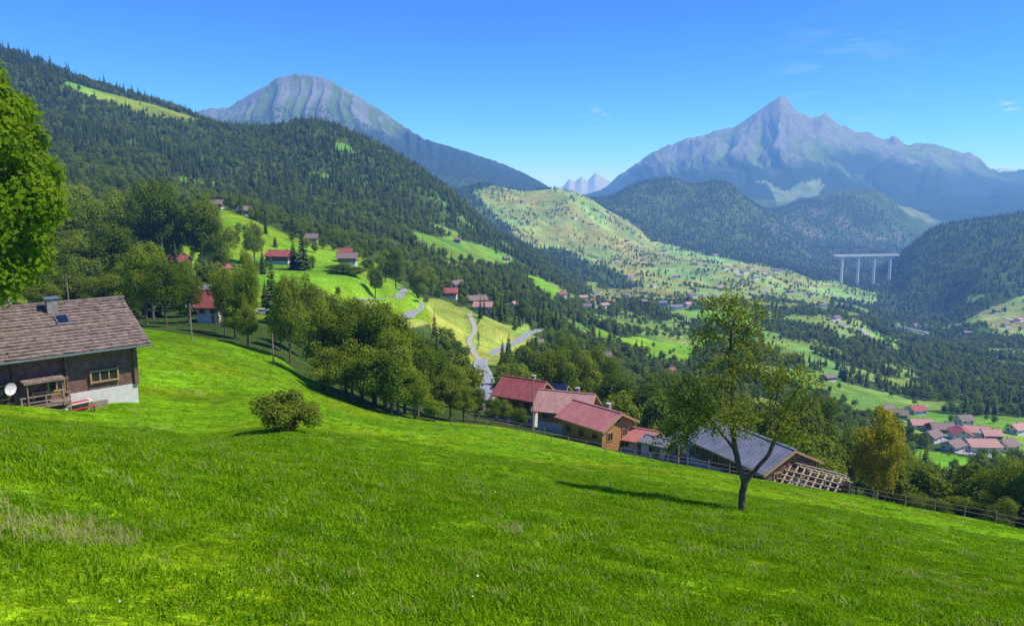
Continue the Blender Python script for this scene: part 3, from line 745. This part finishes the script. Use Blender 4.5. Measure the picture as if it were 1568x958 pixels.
# ---- red roofed group (ridge height given by the top row in the photo)
def h(px,d,top,rot,L,Wd,hh,rh,**k):
    p=W(px,top,d);return gable(k.pop('name','chalet_house'),(p[0],p[1],p[2]-hh-rh-.15),rot,L,Wd,hh,rh,**k)
h(803,130,579,-.55,7.5,6.5,4.4,2.2,roof='redr',wall='woodo',base='plas')
h(846,137,588,-.2,5,5,3.2,.9,roof='solar',wall='woodo',base='plas',chim=False,ov=.5)
h(868,120,599,-.35,8.2,6.6,3.6,2.1,roof='pink',wall='woodo',base='plas')
h(914,104,621,-.85,8.0,6.4,3.9,1.55,roof='redm',wall='woodo',base='woodo',bh=.6,ov=.8,nw=3)
h(978,103,655,-.5,5.0,4.4,2.3,1.0,roof='redm',wall='plas',base='plas',nw=2,chim=False,ov=.5)
h(1008,99,668,-.7,3.6,3.0,2.2,.6,roof='greyr',wall='plas',base='plas',nw=1,chim=False,ov=.3)
h(757,142,622,-.3,4,3.4,2.2,.8,roof='brnr',wall='plas',nw=2,chim=False)
h(1152,89,662,-1.12,13.0,8.6,3.0,2.0,roof='greyr',wall='woodd',base='conc',bh=.7,ov=.55,nw=4,chim=False,name='barn')
h(1056,97,668,-1.12,4.5,3.6,3.0,.7,roof='greyr',wall='plas',base='plas',bh=.7,ov=.3,nw=1,chim=False,name='barn_annex')
def frame_shed(p,rz):
    b=MB();L,Wd=7.5,4.6
    for i in range(10):
        x=-L/2+i*L/9
        for (y0,y1) in ((-Wd/2-.6,0),(0,Wd/2+.6)):
            z0,z1=(1.2,2.9) if y1==0 else (2.9,1.2)
            b.hexa([(x-.08,y0,z0),(x+.08,y0,z0),(x+.08,y1,z1),(x-.08,y1,z1)],.18,'woodl')
        if i%3==0:
            for y in (-Wd/2,Wd/2): b.box((x,y,-.4),(.16,.16,3.6),'woodg')
    for y,z in ((-Wd/2,1.45),(Wd/2,1.45),(0,2.95),(-Wd/4,2.22),(Wd/4,2.22),(-Wd/2.7,1.8)): b.box((0,y,z),(L+.8,.16,.14),'woodl')
    b.box((0,-Wd/2-.1,.2),(L,.06,1.9),'woodd');b.box((0,Wd/2+.1,.2),(L,.06,1.9),'woodd')
    b.box((-L/2,0,.2),(.06,Wd,1.9),'woodd')
    b.box((0,-Wd/2-.75,1.1),(L+.8,.2,.12),'paint')
    return b.obj('open_timber_shed',p,rz)
q=W(1240,714,82);frame_shed((q[0],q[1],q[2]-2.95),-.75);CLEAR.append((q[0],q[1],7))
HS=[(432,402,13,10,.1,'redr','woodd'),(532,404,10,7,.2,'brnr','woodd'),(268,412,12,8,-.2,'redr','woodd'),(330,424,9,8,.9,'redr','woodo'),
(332,320,8,7,.3,'brnr','woodd'),(375,330,7,6,.3,'brnr','woodd'),(335,478,9,8,.4,'greyr','plas'),(327,494,5,4,.2,'redr','plas'),(687,455,11,9,.1,'redr','woodo'),(700,443,9,8,.6,'brnr','plas'),
(730,466,12,9,0,'brnr','woodd'),(740,478,11,7,.1,'pink','plas'),(786,476,9,8,1.4,'pink','plas'),(820,538,7,5,.2,'brnr','woodd'),(700,372,9,7,.4,'brnr','woodd'),(530,398,6,5,.2,'redr','plas'),
(775,400,9,7,.4,'brnr','woodd'),(860,456,11,9,.2,'redr','plas'),(478,372,7,6,.3,'brnr','woodd'),
(892,460,13,11,.3,'pink','plas'),(905,466,13,11,.9,'redr','plas'),(918,458,14,11,.3,'brnr','plas'),(935,466,13,10,0,'pink','plas'),(912,452,13,10,.5,'brnr','plas'),(925,472,13,10,.2,'pink','plas'),(898,474,12,9,.2,'brnr','plas'),
(957,455,12,10,.4,'brnr','woodd'),(985,465,12,10,.4,'brnr','woodd'),(1015,468,12,9,.2,'greyr','plas'),(1035,474,18,11,.2,'greyr','plas'),(1052,470,16,11,.7,'pink','plas'),(1000,440,14,10,.5,'pink','plas'),
(1060,455,16,12,.5,'brnr','plas'),(1100,442,18,13,.5,'pink','plas'),(1125,415,22,15,.3,'pink','plas'),(1140,418,22,15,.9,'brnr','plas'),(1150,411,22,14,.5,'redr','plas'),(1165,417,22,15,.2,'pink','plas'),(1175,424,20,14,.2,'brnr','plas'),(1132,424,20,14,.2,'pink','plas'),(1155,428,20,14,.6,'brnr','plas'),
(1110,412,20,14,.4,'brnr','plas'),(1190,415,24,15,.4,'brnr','plas'),(1210,448,18,13,.4,'brnr','woodd'),(1280,490,14,11,.4,'brnr','plas'),(1240,452,16,12,.4,'pink','plas'),(1095,392,18,13,.3,'pink','plas'),
(1017,385,18,13,.1,'brnr','woodd'),(960,370,18,13,.6,'brnr','woodd'),(905,345,18,13,.6,'brnr','woodd'),(985,400,18,13,.6,'brnr','woodd'),(880,335,18,13,.6,'pink','plas'),(800,310,18,13,.6,'brnr','woodd'),(1070,405,18,13,.6,'pink','plas'),
(945,398,18,13,.3,'brnr','woodd'),(965,425,18,13,.1,'pink','plas'),(1035,425,18,13,.1,'pink','plas'),(1260,470,15,11,.2,'brnr','plas'),
(1268,582,11,9,.3,'brnr','woodd'),(1025,576,9,7,.4,'redr','woodd'),(925,553,8,7,.4,'brnr','woodd'),
(1402,634,12,10,.3,'redr','plas'),(1408,656,12,9,-.3,'pink','plas'),(1375,640,10,8,.1,'brnr','woodd'),(1440,662,13,10,.1,'brnr','woodd'),(1425,676,10,8,.5,'brnr','plas'),(1470,672,12,10,.9,'redr','plas'),(1500,690,15,12,.2,'pink','plas'),(1492,668,12,10,-.3,'pink','plas'),(1458,690,10,8,.3,'brnr','plas'),(1515,672,10,9,.3,'pink','woodd'),(1540,690,10,9,.6,'brnr','plas'),(1355,632,9,8,.3,'brnr','woodd'),(1555,664,10,8,.1,'pink','plas'),(1475,650,9,8,.4,'brnr','plas'),
(1540,500,16,12,.3,'brnr','plas'),(1560,492,16,12,.3,'pink','plas'),(1480,512,14,10,.4,'brnr','woodd'),(1525,478,14,10,.4,'brnr','woodd'),(1320,468,15,11,.2,'brnr','woodd'),(1400,500,14,11,.2,'brnr','plas')]
for i,(px,py,L_,W_,ro,rf,wl) in enumerate(HS):
    p=hit(px,py,110)
    gable('chalet_house',p,ro+((i*37)%7-3)*.12,L_,W_,(4.6 if wl=='plas' else 4.0)*(1.3 if p.y>900 else 1),2.4,roof=rf,wall=wl,base='plas',floors=1,detail=p.y<1300,nw=2)
# ------------------------------------------------------------ roads
for nm,C_,zs,w_,mt,ln,big in ROADS:
    b=MB();n_=len(C_);lift=0 if not big else .9
    def pt(o,s2,k,z): return (o.x+s2.x*k,o.y+s2.y*k,z)
    S_=[]
    for i,p in enumerate(C_):
        t=(C_[min(i+1,n_-1)]-C_[max(i-1,0)]).normalized();S_.append(Vector((-t.y,t.x,0)))
    for i in range(n_-1):
        p,s_=C_[i],S_[i];q,u_=C_[i+1],S_[i+1];z0,z1=zs[i]+lift,zs[i+1]+lift
        b.poly([pt(p,s_,-w_/2,z0),pt(q,u_,-w_/2,z1),pt(q,u_,w_/2,z1),pt(p,s_,w_/2,z0)][::-1],mt)
        for s2 in (-1,1):
            b.poly([pt(p,s_,s2*w_/2,z0-.01),pt(q,u_,s2*w_/2,z1-.01),pt(q,u_,s2*(w_/2+.8),z1-.35-lift),pt(p,s_,s2*(w_/2+.8),z0-.35-lift)],'verge')
        if ln:
            for s2 in (-1,1):
                b.poly([pt(p,s_,s2*(w_/2-.35),z0+.012),pt(q,u_,s2*(w_/2-.35),z1+.012),pt(q,u_,s2*(w_/2-.2),z1+.012),pt(p,s_,s2*(w_/2-.2),z0+.012)],'paint')
    b.obj(nm)
# ------------------------------------------------------------ viaducts
def viaduct(name,p0,p1,ztop,np_,dw,taper=1.0,dk=4):
    b=MB();a=Vector(p0);c=Vector(p1);d=(c-a);L=d.length;rz=math.atan2(d.y,d.x)
    mid=(a+c)/2
    b.box((0,0,ztop-dk/2),(L,dw,dk),'concl')
    for s_ in (-1,1): b.box((0,s_*(dw/2-.3),ztop+.8),(L,.5,1.6),'concl')
    for i in range(np_):
        x=-L/2+L*(i+.5)/np_
        wp=a+d*((i+.5)/np_);zb=float(gz(wp.x,wp.y))-8
        b.tube([(x,0,zb),(x,0,ztop-dk)],[6.5*taper,4.6*taper],'concl',8)
        b.hexa([(x-9*taper,-dw*.4,ztop-dk+.1),(x+9*taper,-dw*.4,ztop-dk+.1),(x+9*taper,dw*.4,ztop-dk+.1),(x-9*taper,dw*.4,ztop-dk+.1)],2.5,'concl')
        CLEAR.append((wp.x*.99,wp.y*.99,26));CLEAR.append((wp.x*.98,wp.y*.98,26))
    return b.obj(name,(mid.x,mid.y,0),rz)
a=W(1278,391,2600);c=W(1376,391,2640)
viaduct('viaduct_bridge',(a[0],a[1],0),(c[0],c[1],0),W(1320,390,2620)[2],4,12,.85,5.5)
a=W(1362,505,1700);c=W(1420,510,1600)
viaduct('road_bridge',(a[0],a[1],0),(c[0],c[1],0),W(1390,503,1650)[2],3,8,.4,2.2)
# ------------------------------------------------------------ fence
def fence(name,pp,hgt=1.05,sp=2.4):
    P=[at(px,d) for px,d in pp];P=[Vector((p.x,p.y,0)) for p in P];C_=catmull(P,.4)
    b=MB();acc=0;posts=[C_[0]]
    for i in range(1,len(C_)):
        acc+=(C_[i]-C_[i-1]).length
        if acc>=sp: posts.append(C_[i]);acc=0
    rg=random.Random(5);tops=[]
    for p in posts:
        z=float(gz(p.x,p.y));j=rg.uniform(-.05,.05);q=Vector((p.x+j,p.y+j,z+hgt+rg.uniform(-.12,.15)))
        b.tube([(p.x,p.y,z-.4),q],[.06,.05],'woodg',6);tops.append((p,z))
    for i in range(len(tops)-1):
        (p,z),(q,y)=tops[i],tops[i+1]
        for hh in (.93,.5):
            b.tube([(p.x,p.y-.08,z+hh*hgt+rg.uniform(-.06,.06)),(q.x,q.y-.08,y+hh*hgt+rg.uniform(-.06,.06))],.03,'woodg',5)
    return b.obj(name)
fence('wooden_fence',[(690,99),(760,98.5),(860,93),(935,89),(1000,83.5),(1100,78),(1200,73.5),(1300,68.5),(1400,64),(1500,60),(1600,56)])
fence('wooden_fence',[(690,112),(740,110),(790,108),(850,102)],1.1)
def pole(px,d,hgt,arms=True):
    p=at(px,d);b=MB();b.tube([(0,0,-.5),(0,0,hgt)],[.13,.09],'woodg',8)
    if arms:
        b.box((0,0,hgt-.5),(1.4,.1,.1),'woodg')
        for x in (-.6,0,.6): b.tube([(x,0,hgt-.45),(x,0,hgt-.2)],.05,'plas',6)
    b.obj('utility_pole',p,0);return p+Vector((0,0,hgt-.2))
t1=pole(294,114,5.8,True);pole(419,108,4.6,False);pole(816,103,8.2,False);pole(1038,76,6.0,False);t2=pole(108,140,9,True)
b=MB()
for o_ in (-.6,0,.6):
    b.tube([t2+(t1-t2)*s_+Vector((o_,0,-1.6*4*s_*(1-s_))) for s_ in [i/12 for i in range(13)]],.02,'rubber',4)
b.obj('power_line')
# ------------------------------------------------------------ cars
def car(px,py,rz,mat):
    p=hit(px,py,110);b=MB()
    prof=[(-2.1,.35),(-2.15,.75),(-2.0,.95),(-1.5,1.0),(-1.1,1.42),(.3,1.45),(.95,1.0),(1.9,.85),(2.15,.6),(2.1,.35)]
    w=.85;n_=len(prof)
    def ww(z): return w if z<1.05 else w*.8
    for i in range(n_):
        (x,z),(x2,z2)=prof[i],prof[(i+1)%n_]
        k='glass' if (i in (3,5)) else mat
        b.poly([(x,-ww(z),z),(x,ww(z),z),(x2,ww(z2),z2),(x2,-ww(z2),z2)],k)
    for s_ in (-1,1):
        f_=[(x,s_*ww(z),z) for x,z in prof if z<=1.0];b.poly(f_,mat)
        b.poly([(-1.5,s_*w,1.0),(.95,s_*w,1.0),(.3,s_*w*.8,1.45),(-1.1,s_*w*.8,1.42)],mat)
        b.poly([(-1.35,s_*(w+.005),1.03),(.8,s_*(w+.005),1.03),(.25,s_*(w*.82+.01),1.38),(-1.0,s_*(w*.82+.01),1.36)],'glass')
        for x in (-1.35,1.35):
            b.tube([(x,s_*.7,.33),(x,s_*.9,.33)],.33,'rubber',14);b.tube([(x,s_*.89,.33),(x,s_*.92,.33)],.18,'metal',10)
        b.box((2.08,s_*.6,.68),(.1,.3,.14),'paint');b.box((-2.12,s_*.65,.8),(.08,.25,.16),'red')
    o=b.obj('parked_car',(p.x,p.y,p.z+.1),rz);CLEAR.append((p.x,p.y,5));return o
car(404,482,.1,'grey');car(410,457,.05,'red');car(445,460,.2,'paint');car(1488,694,.5,'paint')
# ------------------------------------------------------------ explicit trees
def tobj(name,mesh,p,s,rz,sz=None):
    o=bpy.data.objects.new(name,mesh);o.location=p;o.scale=(s,s,sz or s);o.rotation_euler=(0,0,rz);scene.collection.objects.link(o)
    CLEAR.append((p[0],p[1],s*2));return o
def tr(px,d,top,wpx=None,kind=None,hm=11.2):
    p=at(px,d);zt=W(px,top,d)[2];H_=max(zt-p.z,1.5);sz=H_/hm
    i=len(bpy.data.objects)
    if kind=='c':
        s=sz if wpx is None else (wpx*d/F)/6.8
        tobj('conifer_tree',CON[i%4],p,s*.9,i*1.7,H_/20)
    else:
        me_=HI[i%6] if kind is None else kind
        s=(wpx*d/F)/8.2 if wpx else sz
        tobj('deciduous_tree',me_,p,s,i*1.7,sz)
TL=[(225,140,372,70),(255,135,385,60),(235,165,365,70),(290,150,400,50),(345,132,402,50),(382,128,378,42),(360,128,455,50),(380,120,462,40),(445,118,415,62),(470,135,420,60),(430,128,470,50),
(495,108,450,85),(530,110,448,95),(555,106,470,90),(590,106,458,115),(620,108,480,95),(640,108,515,75),(505,102,530,75),(610,101,550,90),(635,103,565,70),(572,103,545,85),(540,102,520,90),(575,112,450,95),(600,100,500,110),(690,112,555,66),(672,118,530,58),(710,109,588,50),(728,116,588,40),(755,112,605,36),(772,122,610,34),(795,111,622,34),(665,104,610,38),
(240,300,268,75),(270,290,278,85),(315,285,290,70),(340,280,330,50),(215,330,282,60),(390,370,338,38),(525,345,402,45),(545,345,408,40),(510,350,405,30),(590,400,380,36),(606,400,375,34),(650,400,405,46),(565,420,395,30),(640,430,408,40),
(30,240,300,110),(90,230,330,90),(135,220,355,80),(175,225,330,90),(60,180,390,80),(115,165,405,70),(160,150,415,60),(195,150,400,70),(25,170,410,60),(75,150,430,50),(140,260,300,90),(60,320,270,110),(110,330,265,110),(180,300,290,90),(15,300,270,110),
(850,165,525,80),(895,170,535,70),(945,165,558,75),(1000,160,580,80),(1045,150,600,70),(920,220,525,70),(870,230,510,60),(790,230,562,40),(770,240,568,35),(1010,230,560,80),(960,140,612,45),(1030,118,635,50),
(1225,130,592,75),(1250,140,600,70),(1290,130,650,70),(1180,140,610,80),(1130,150,600,80),(1390,115,700,70),(1410,118,718,65),(1375,125,680,60),(1445,112,735,60),(1475,105,705,78),(1490,98,725,78),(1520,96,715,85),(1545,92,695,90),(1575,88,680,95),(1430,125,735,60),(1465,92,755,58),(1500,90,750,62),(1530,84,760,65),(1400,95,752,50),(1435,90,762,50),(1350,135,680,60),(1310,135,690,50),
(760,480,470,30),(800,470,455,25),(575,330,405,30)]
for t_ in TL: tr(*t_)
for (px,d,top,w) in ((465,352,348,34),(450,356,362,26),(1562,72,745,44),(1335,160,650,30),(1480,150,690,36)): tr(px,d,top,w,'c')
for (px,d,top,w) in ((160,1440,112,7),(180,1450,122,7),(190,1450,125,6),(203,1450,128,7),(212,1450,131,6),(232,1450,145,6),(245,1450,150,6),(78,1430,82,8),(103,1430,92,8),(60,1430,78,8)): tr(px,d,top,w,'c')
YT=broadleaf('yellow_tree_mesh',12,8,30,6000,.32,501,'leafy',.2,taperk=.2,rk=(.08,.17))
tr(1333,92,612,100,YT)
tr(1352,88,640,60,YT)
BT=broadleaf('tall_tree_mesh',24,15,120,60000,.32,601,'leafb',.15,taperk=.2,rk=(.05,.12))
p=at(-46,46);o=tobj('tall_deciduous_tree',BT,p,1.15,.4,(W(-46,-30,46)[2]-p.z)/22.0)
BU=broadleaf('bush_mesh',3.0,4.6,46,12000,.14,701,'leafm',.05,1.5,.1,(.07,.15))
p=at(444,41);tobj('bush',BU,(p.x,p.y,p.z-.1),1.05,.4,1.0)
# ------------------------------------------------------------ main tree: space colonisation
def colonise(seeds,attr,step,kill,infl,iters,rg,grav=0.0):
    nodes=[np.array(s_[0],float) for s_ in seeds];par=[s_[1] for s_ in seeds]
    A_=attr.copy()
    for it in range(iters):
        if len(A_)==0: break
        N=np.array(nodes);D=((A_[:,None,:]-N[None])**2).sum(-1)
        j=D.argmin(1);dm=np.sqrt(D[np.arange(len(A_)),j])
        A_=A_[dm>kill];j=j[dm>kill];dm=dm[dm>kill]
        ok=dm<infl
        if not ok.any(): break
        new=0
        for k in np.unique(j[ok]):
            v=(A_[(j==k)&ok]-N[k]);v/=np.linalg.norm(v,axis=1)[:,None];v=v.mean(0)+rg.normal(size=3)*.12
            v[2]+=grav;l=np.linalg.norm(v)
            if l<1e-3: continue
            nodes.append(N[k]+v/l*step);par.append(k);new+=1
        if not new or len(nodes)>9000: break
    return np.array(nodes),np.array(par)
base=hit(1135,781);bd=base.y
def TP(px,py,dy=0):
    q=W(px,py,bd+dy);return np.array(q)
rg=np.random.default_rng(11)
seeds=[]
def chain(pts,parent):
    last=parent
    for i in range(len(pts)):
        p=pts[i]
        if last>=0:
            q=seeds[last][0];n_=max(1,int(np.linalg.norm(p-q)/.22))
            for j in range(1,n_+1):
                seeds.append((q+(p-q)*j/n_+rg.normal(size=3)*.015,last));last=len(seeds)-1
        else: seeds.append((p,-1));last=0
    return last
b0=TP(1135,790)
k0=chain([b0,TP(1136,762),TP(1140,738)],-1)
kl=chain([TP(1133,715,.1),TP(1126,690,.2),TP(1122,660,.1),TP(1118,625,0),TP(1122,590,-.1),TP(1116,550,0),TP(1120,510,.1)],k0)
kr=chain([TP(1155,722,-.1),TP(1172,702,-.2),TP(1184,680,-.3),TP(1192,650,-.2),TP(1186,625,-.1)],k0)
chain([TP(1205,640,.3),TP(1222,632,.5)],kr-3)
chain([TP(1095,650,.5),TP(1070,625,.8)],kl-22)
def clump(px,py,dy,rx,ry,n_):
    c_=TP(px,py,dy);s_=bd/F
    d_=rg.normal(size=(n_,3));d_/=np.linalg.norm(d_,axis=1)[:,None];d_*=rg.random(n_)[:,None]**.4
    return c_+d_*np.array([rx*s_,rx*s_,ry*s_])
AT=np.concatenate([clump(1110,478,0,40,38,260),clump(1160,488,.4,30,32,140),clump(1082,530,-.3,34,34,200),clump(1140,540,.2,44,40,240),clump(1192,560,.3,44,42,250),clump(1236,598,-.2,32,46,140),clump(1052,612,.4,46,38,260),clump(1030,668,-.2,36,26,150),clump(1218,650,0,48,42,200),clump(1090,585,-.5,44,34,160),clump(1112,640,-.8,46,34,160),clump(1165,615,.9,40,36,140),clump(1175,650,-.9,36,30,110),clump(1252,650,.2,24,40,60)])
N,Pn=colonise(seeds,AT,.2,.25,2.8,120,rg)
nN=len(N);rad=np.zeros(nN)
acc=np.zeros(nN)
for i in range(nN-1,-1,-1):
    rad[i]=max(acc[i],.008**2.1)
    if Pn[i]>=0: acc[Pn[i]]+=rad[i]
rad=rad**(1/2.1);rad=rad*min(1,.27/rad[0])
e=np.nonzero(Pn>=0)[0]
tv,tf=tubes_np(N[Pn[e]],N[e],np.minimum(rad[Pn[e]],rad[e]*1.5+.004),rad[e],7)
tips=np.nonzero((rad<.028))[0]
keepw=vn(N[tips][:,0]*1.1,N[tips][:,2]*1.1,77)*.6+vn(N[tips][:,1]*1.5,N[tips][:,2]*1.5+9,78)*.4
dens=np.where(N[tips][:,0]>TP(1222,600)[0],.28,1.0)*np.where(keepw>.45,1,.25)
cl=[]
for rep in range(15):
    m_=rg.random(len(tips))<dens*.8
    cl.append(N[tips][m_]+rg.normal(size=(m_.sum(),3))*.12)
cl=np.concatenate(cl)
lv,lf=leaves(cl,rg.normal(size=cl.shape)+np.array([0.3,0,.8]),.135,rg,.6)
me=addmesh_np('fruit_tree_mesh',[(lv-np.array(base),lf,'leafm'),(tv-np.array(base),tf,'bark')])
o=bpy.data.objects.new('fruit_tree',me);o.location=base;scene.collection.objects.link(o)
# ------------------------------------------------------------ forest
out=[fscatter(105,700,7.5,.72,pc_main,'f',1),fscatter(700,1750,9.0,.8,pc_main,'f',2),fscatter(1750,5300,17,1.0,pc_main,'f',3)]
pts=np.concatenate([q[0] for q in out]);rz_=np.concatenate([q[1] for q in out]);S=np.concatenate([q[2] for q in out]);ix=np.concatenate([q[3] for q in out])
scatter('forest',pts,rz_,S,ix,PC)
print('forest',[len(q[0]) for q in out],time.time()-T0)
# ------------------------------------------------------------ grass
def tuft(name,nb,hh,spread,wd,seed,mat,fl=0):
    rg=np.random.default_rng(seed);a=rg.uniform(0,6.28,nb);r_=spread*np.sqrt(rg.random(nb))
    o=np.stack([r_*np.cos(a),r_*np.sin(a),np.full(nb,-.02)],-1)
    h_=hh*rg.uniform(.4,1.2,nb);l=rg.uniform(.1,1.0,nb)*h_;b_=rg.uniform(0,6.28,nb)
    d=np.stack([np.cos(b_),np.sin(b_),0*b_],-1);t=np.stack([-np.sin(b_),np.cos(b_),0*b_],-1)*wd
    up=np.array([0,0,1.])
    m_=o+d*(l*.35)[:,None]+up*(h_*.6)[:,None];e_=o+d*l[:,None]+up*h_[:,None]
    v=np.stack([o-t,o+t,m_+t*.8,m_-t*.8,e_],1).reshape(-1,3);i=np.arange(nb)[:,None]*5
    q=i+np.array([[0,1,2,3]]);tri=i+np.array([[3,2,4]])
    parts=[(v,q,mat),(v,tri,mat)]
    if fl:
        k=rg.integers(0,nb,fl);c_=e_[k]+up*.01
        fv,ff=leaves(c_,rg.normal(size=(fl,3))*.3+up,.022,rg,1.0);parts.append((fv,ff,'flower'))
    return addmesh_np(name,parts)
TU=[tuft('grass_tuft%d'%i,30,.06,.15,.007,800+i,'grass') for i in range(4)]
TU+=[tuft('grass_tuft4',24,.12,.11,.005,820,'grassd'),tuft('grass_tuft5',24,.08,.15,.006,821,'grass',2),tuft('grass_tuft6',22,.075,.12,.016,822,'grass')]
GC=protocoll('grass_kinds',TU)
def gsc(r0,r1,n_,s0,s1,seed,flp):
    rg=np.random.default_rng(seed);r=np.sqrt(rg.uniform(r0*r0,r1*r1,n_));ph=rg.uniform(-39*D2R,39*D2R,n_)
    x=r*np.sin(ph);y=r*np.cos(ph)
    ok=(r<edge_r(x,y)*.99)
    gapn=fbm(x/.9,y/.9,3,140)
    ok&=rg.random(n_)<np.where(gapn>-.12,1,.45)
    lx=(x-AX)*-dl.x+(y-AY)*-dl.y;ly=(x-AX)*dl.y+(y-AY)*-dl.x
    ok&=~((np.abs(lx+Lc/2)<Lc/2+.2)&(np.abs(ly-Wc/2)<Wc/2+.2))
    x,y=x[ok],y[ok];n_=len(x);z=gz(x,y)
    dn=DRY(x,y)
    pd=.02+.35*sst(.1,.5,dn)
    u=rg.random(n_);idx=np.where(u<pd,4,np.where(u<pd+flp,5,np.where(u<pd+.12,6,rg.integers(0,4,n_))))
    s_=rg.uniform(s0,s1,n_)*(1+.6*fbm(x/1.3,y/1.3,3,130))
    return np.stack([x,y,z],-1),rg.uniform(0,6.28,n_),np.stack([s_,s_,s_*rg.uniform(.7,1.3,n_)],-1),idx
out=[gsc(3,11,19000,.6,1.1,1,.003),gsc(11,24,36000,.8,1.4,2,.0005),gsc(24,48,30000,1.1,1.8,3,0),gsc(48,125,15000,1.5,2.2,4,0)]
scatter('meadow_grass',*[np.concatenate([q[i] for q in out]) for i in range(4)],GC)
# ------------------------------------------------------------ haze: homogeneous volume, absorption plus blue emission standing in for sunlit scatter
m,nt,o=newmat('emissive_haze')
va=nd(nt,'ShaderNodeVolumeAbsorption');va.inputs['Color'].default_value=(.80,.58,0,1);va.inputs['Density'].default_value=1.0e-4
em=nd(nt,'ShaderNodeEmission');em.inputs['Color'].default_value=(.135,.35,1,1);em.inputs['Strength'].default_value=1.0e-4
ad=nd(nt,'ShaderNodeAddShader');nt.links.new(va.outputs[0],ad.inputs[0]);nt.links.new(em.outputs[0],ad.inputs[1])
nt.links.new(ad.outputs[0],o.inputs['Volume'])
b=MB();M['haze']=m;b.box((0,28000,150),(90000,60000,2500),'haze');b.obj('emissive_haze_box')
# ------------------------------------------------------------ light, sky, camera
el=52*D2R;az=99*D2R
Sd=Vector((math.sin(az)*math.cos(el),math.cos(az)*math.cos(el),math.sin(el)))
sl=bpy.data.lights.new('sun','SUN');sl.energy=5.0;sl.angle=.5*D2R;sl.color=(1,.95,.86)
so=bpy.data.objects.new('sun',sl);so.rotation_euler=Sd.to_track_quat('Z','Y').to_euler();scene.collection.objects.link(so)
w=bpy.data.worlds.new('World');scene.world=w;w.use_nodes=True;nt=w.node_tree
for n_ in list(nt.nodes): nt.nodes.remove(n_)
sk=nt.nodes.new('ShaderNodeTexSky');sk.sky_type='NISHITA';sk.sun_disc=False;sk.sun_elevation=el;sk.sun_rotation=az;sk.altitude=1500;sk.air_density=1.0;sk.dust_density=.1;sk.ozone_density=2.0
gm=nt.nodes.new('ShaderNodeGamma');gm.inputs[1].default_value=1.55;nt.links.new(sk.outputs[0],gm.inputs[0])
mc=mixc(nt,gm.outputs[0],(.055,.27,.78),1.0,'MULTIPLY')
# thin cirrus wisps fixed in the sky
tc=nd(nt,'ShaderNodeTexCoord')
def wisp(cur,px,py,rad,amt,sc):
    D=Vector(W(px,py,1)).normalized()
    dp=nd(nt,'ShaderNodeVectorMath',operation='DISTANCE');dp.inputs[1].default_value=D;nt.links.new(tc.outputs['Generated'],dp.inputs[0])
    mr=nd(nt,'ShaderNodeMapRange');mr.inputs['From Min'].default_value=rad;mr.inputs['From Max'].default_value=0;nt.links.new(dp.outputs['Value'],mr.inputs['Value'])
    mp=nd(nt,'ShaderNodeMapping');mp.inputs['Scale'].default_value=(sc,sc,sc*5);mp.inputs['Rotation'].default_value=(0,.12,0);nt.links.new(tc.outputs['Generated'],mp.inputs[0])
    n_=nd(nt,'ShaderNodeTexNoise');n_.inputs['Scale'].default_value=1;n_.inputs['Detail'].default_value=7;nt.links.new(mp.outputs[0],n_.inputs['Vector'])
    r_=nd(nt,'ShaderNodeMapRange');r_.inputs['From Min'].default_value=.5;r_.inputs['From Max'].default_value=.75;nt.links.new(n_.outputs[0],r_.inputs['Value'])
    mu=nd(nt,'ShaderNodeMath',operation='MULTIPLY');nt.links.new(mr.outputs[0],mu.inputs[0]);nt.links.new(r_.outputs[0],mu.inputs[1])
    m2=nd(nt,'ShaderNodeMath',operation='MULTIPLY');nt.links.new(mu.outputs[0],m2.inputs[0]);m2.inputs[1].default_value=amt
    return mixc(nt,cur,(5,6.2,7.5),m2.outputs[0])
mc=wisp(mc,1290,118,.09,.45,12);mc=wisp(mc,922,174,.018,.9,45);mc=wisp(mc,1545,162,.016,.9,45)
bg=nt.nodes.new('ShaderNodeBackground');bg.inputs[1].default_value=.13
ou=nt.nodes.new('ShaderNodeOutputWorld')
nt.links.new(mc,bg.inputs[0]);nt.links.new(bg.outputs[0],ou.inputs[0])
cam=bpy.data.cameras.new('camera');cam.sensor_width=36;cam.lens=36*F/1568;cam.clip_start=.1;cam.clip_end=90000
co=bpy.data.objects.new('camera',cam);co.location=(0,0,0);co.rotation_euler=(math.pi/2-TH,0,0);scene.collection.objects.link(co)
scene.camera=co
scene.view_settings.view_transform='Standard';scene.view_settings.look='None';scene.view_settings.exposure=0;scene.view_settings.gamma=1
print('done',time.time()-T0)
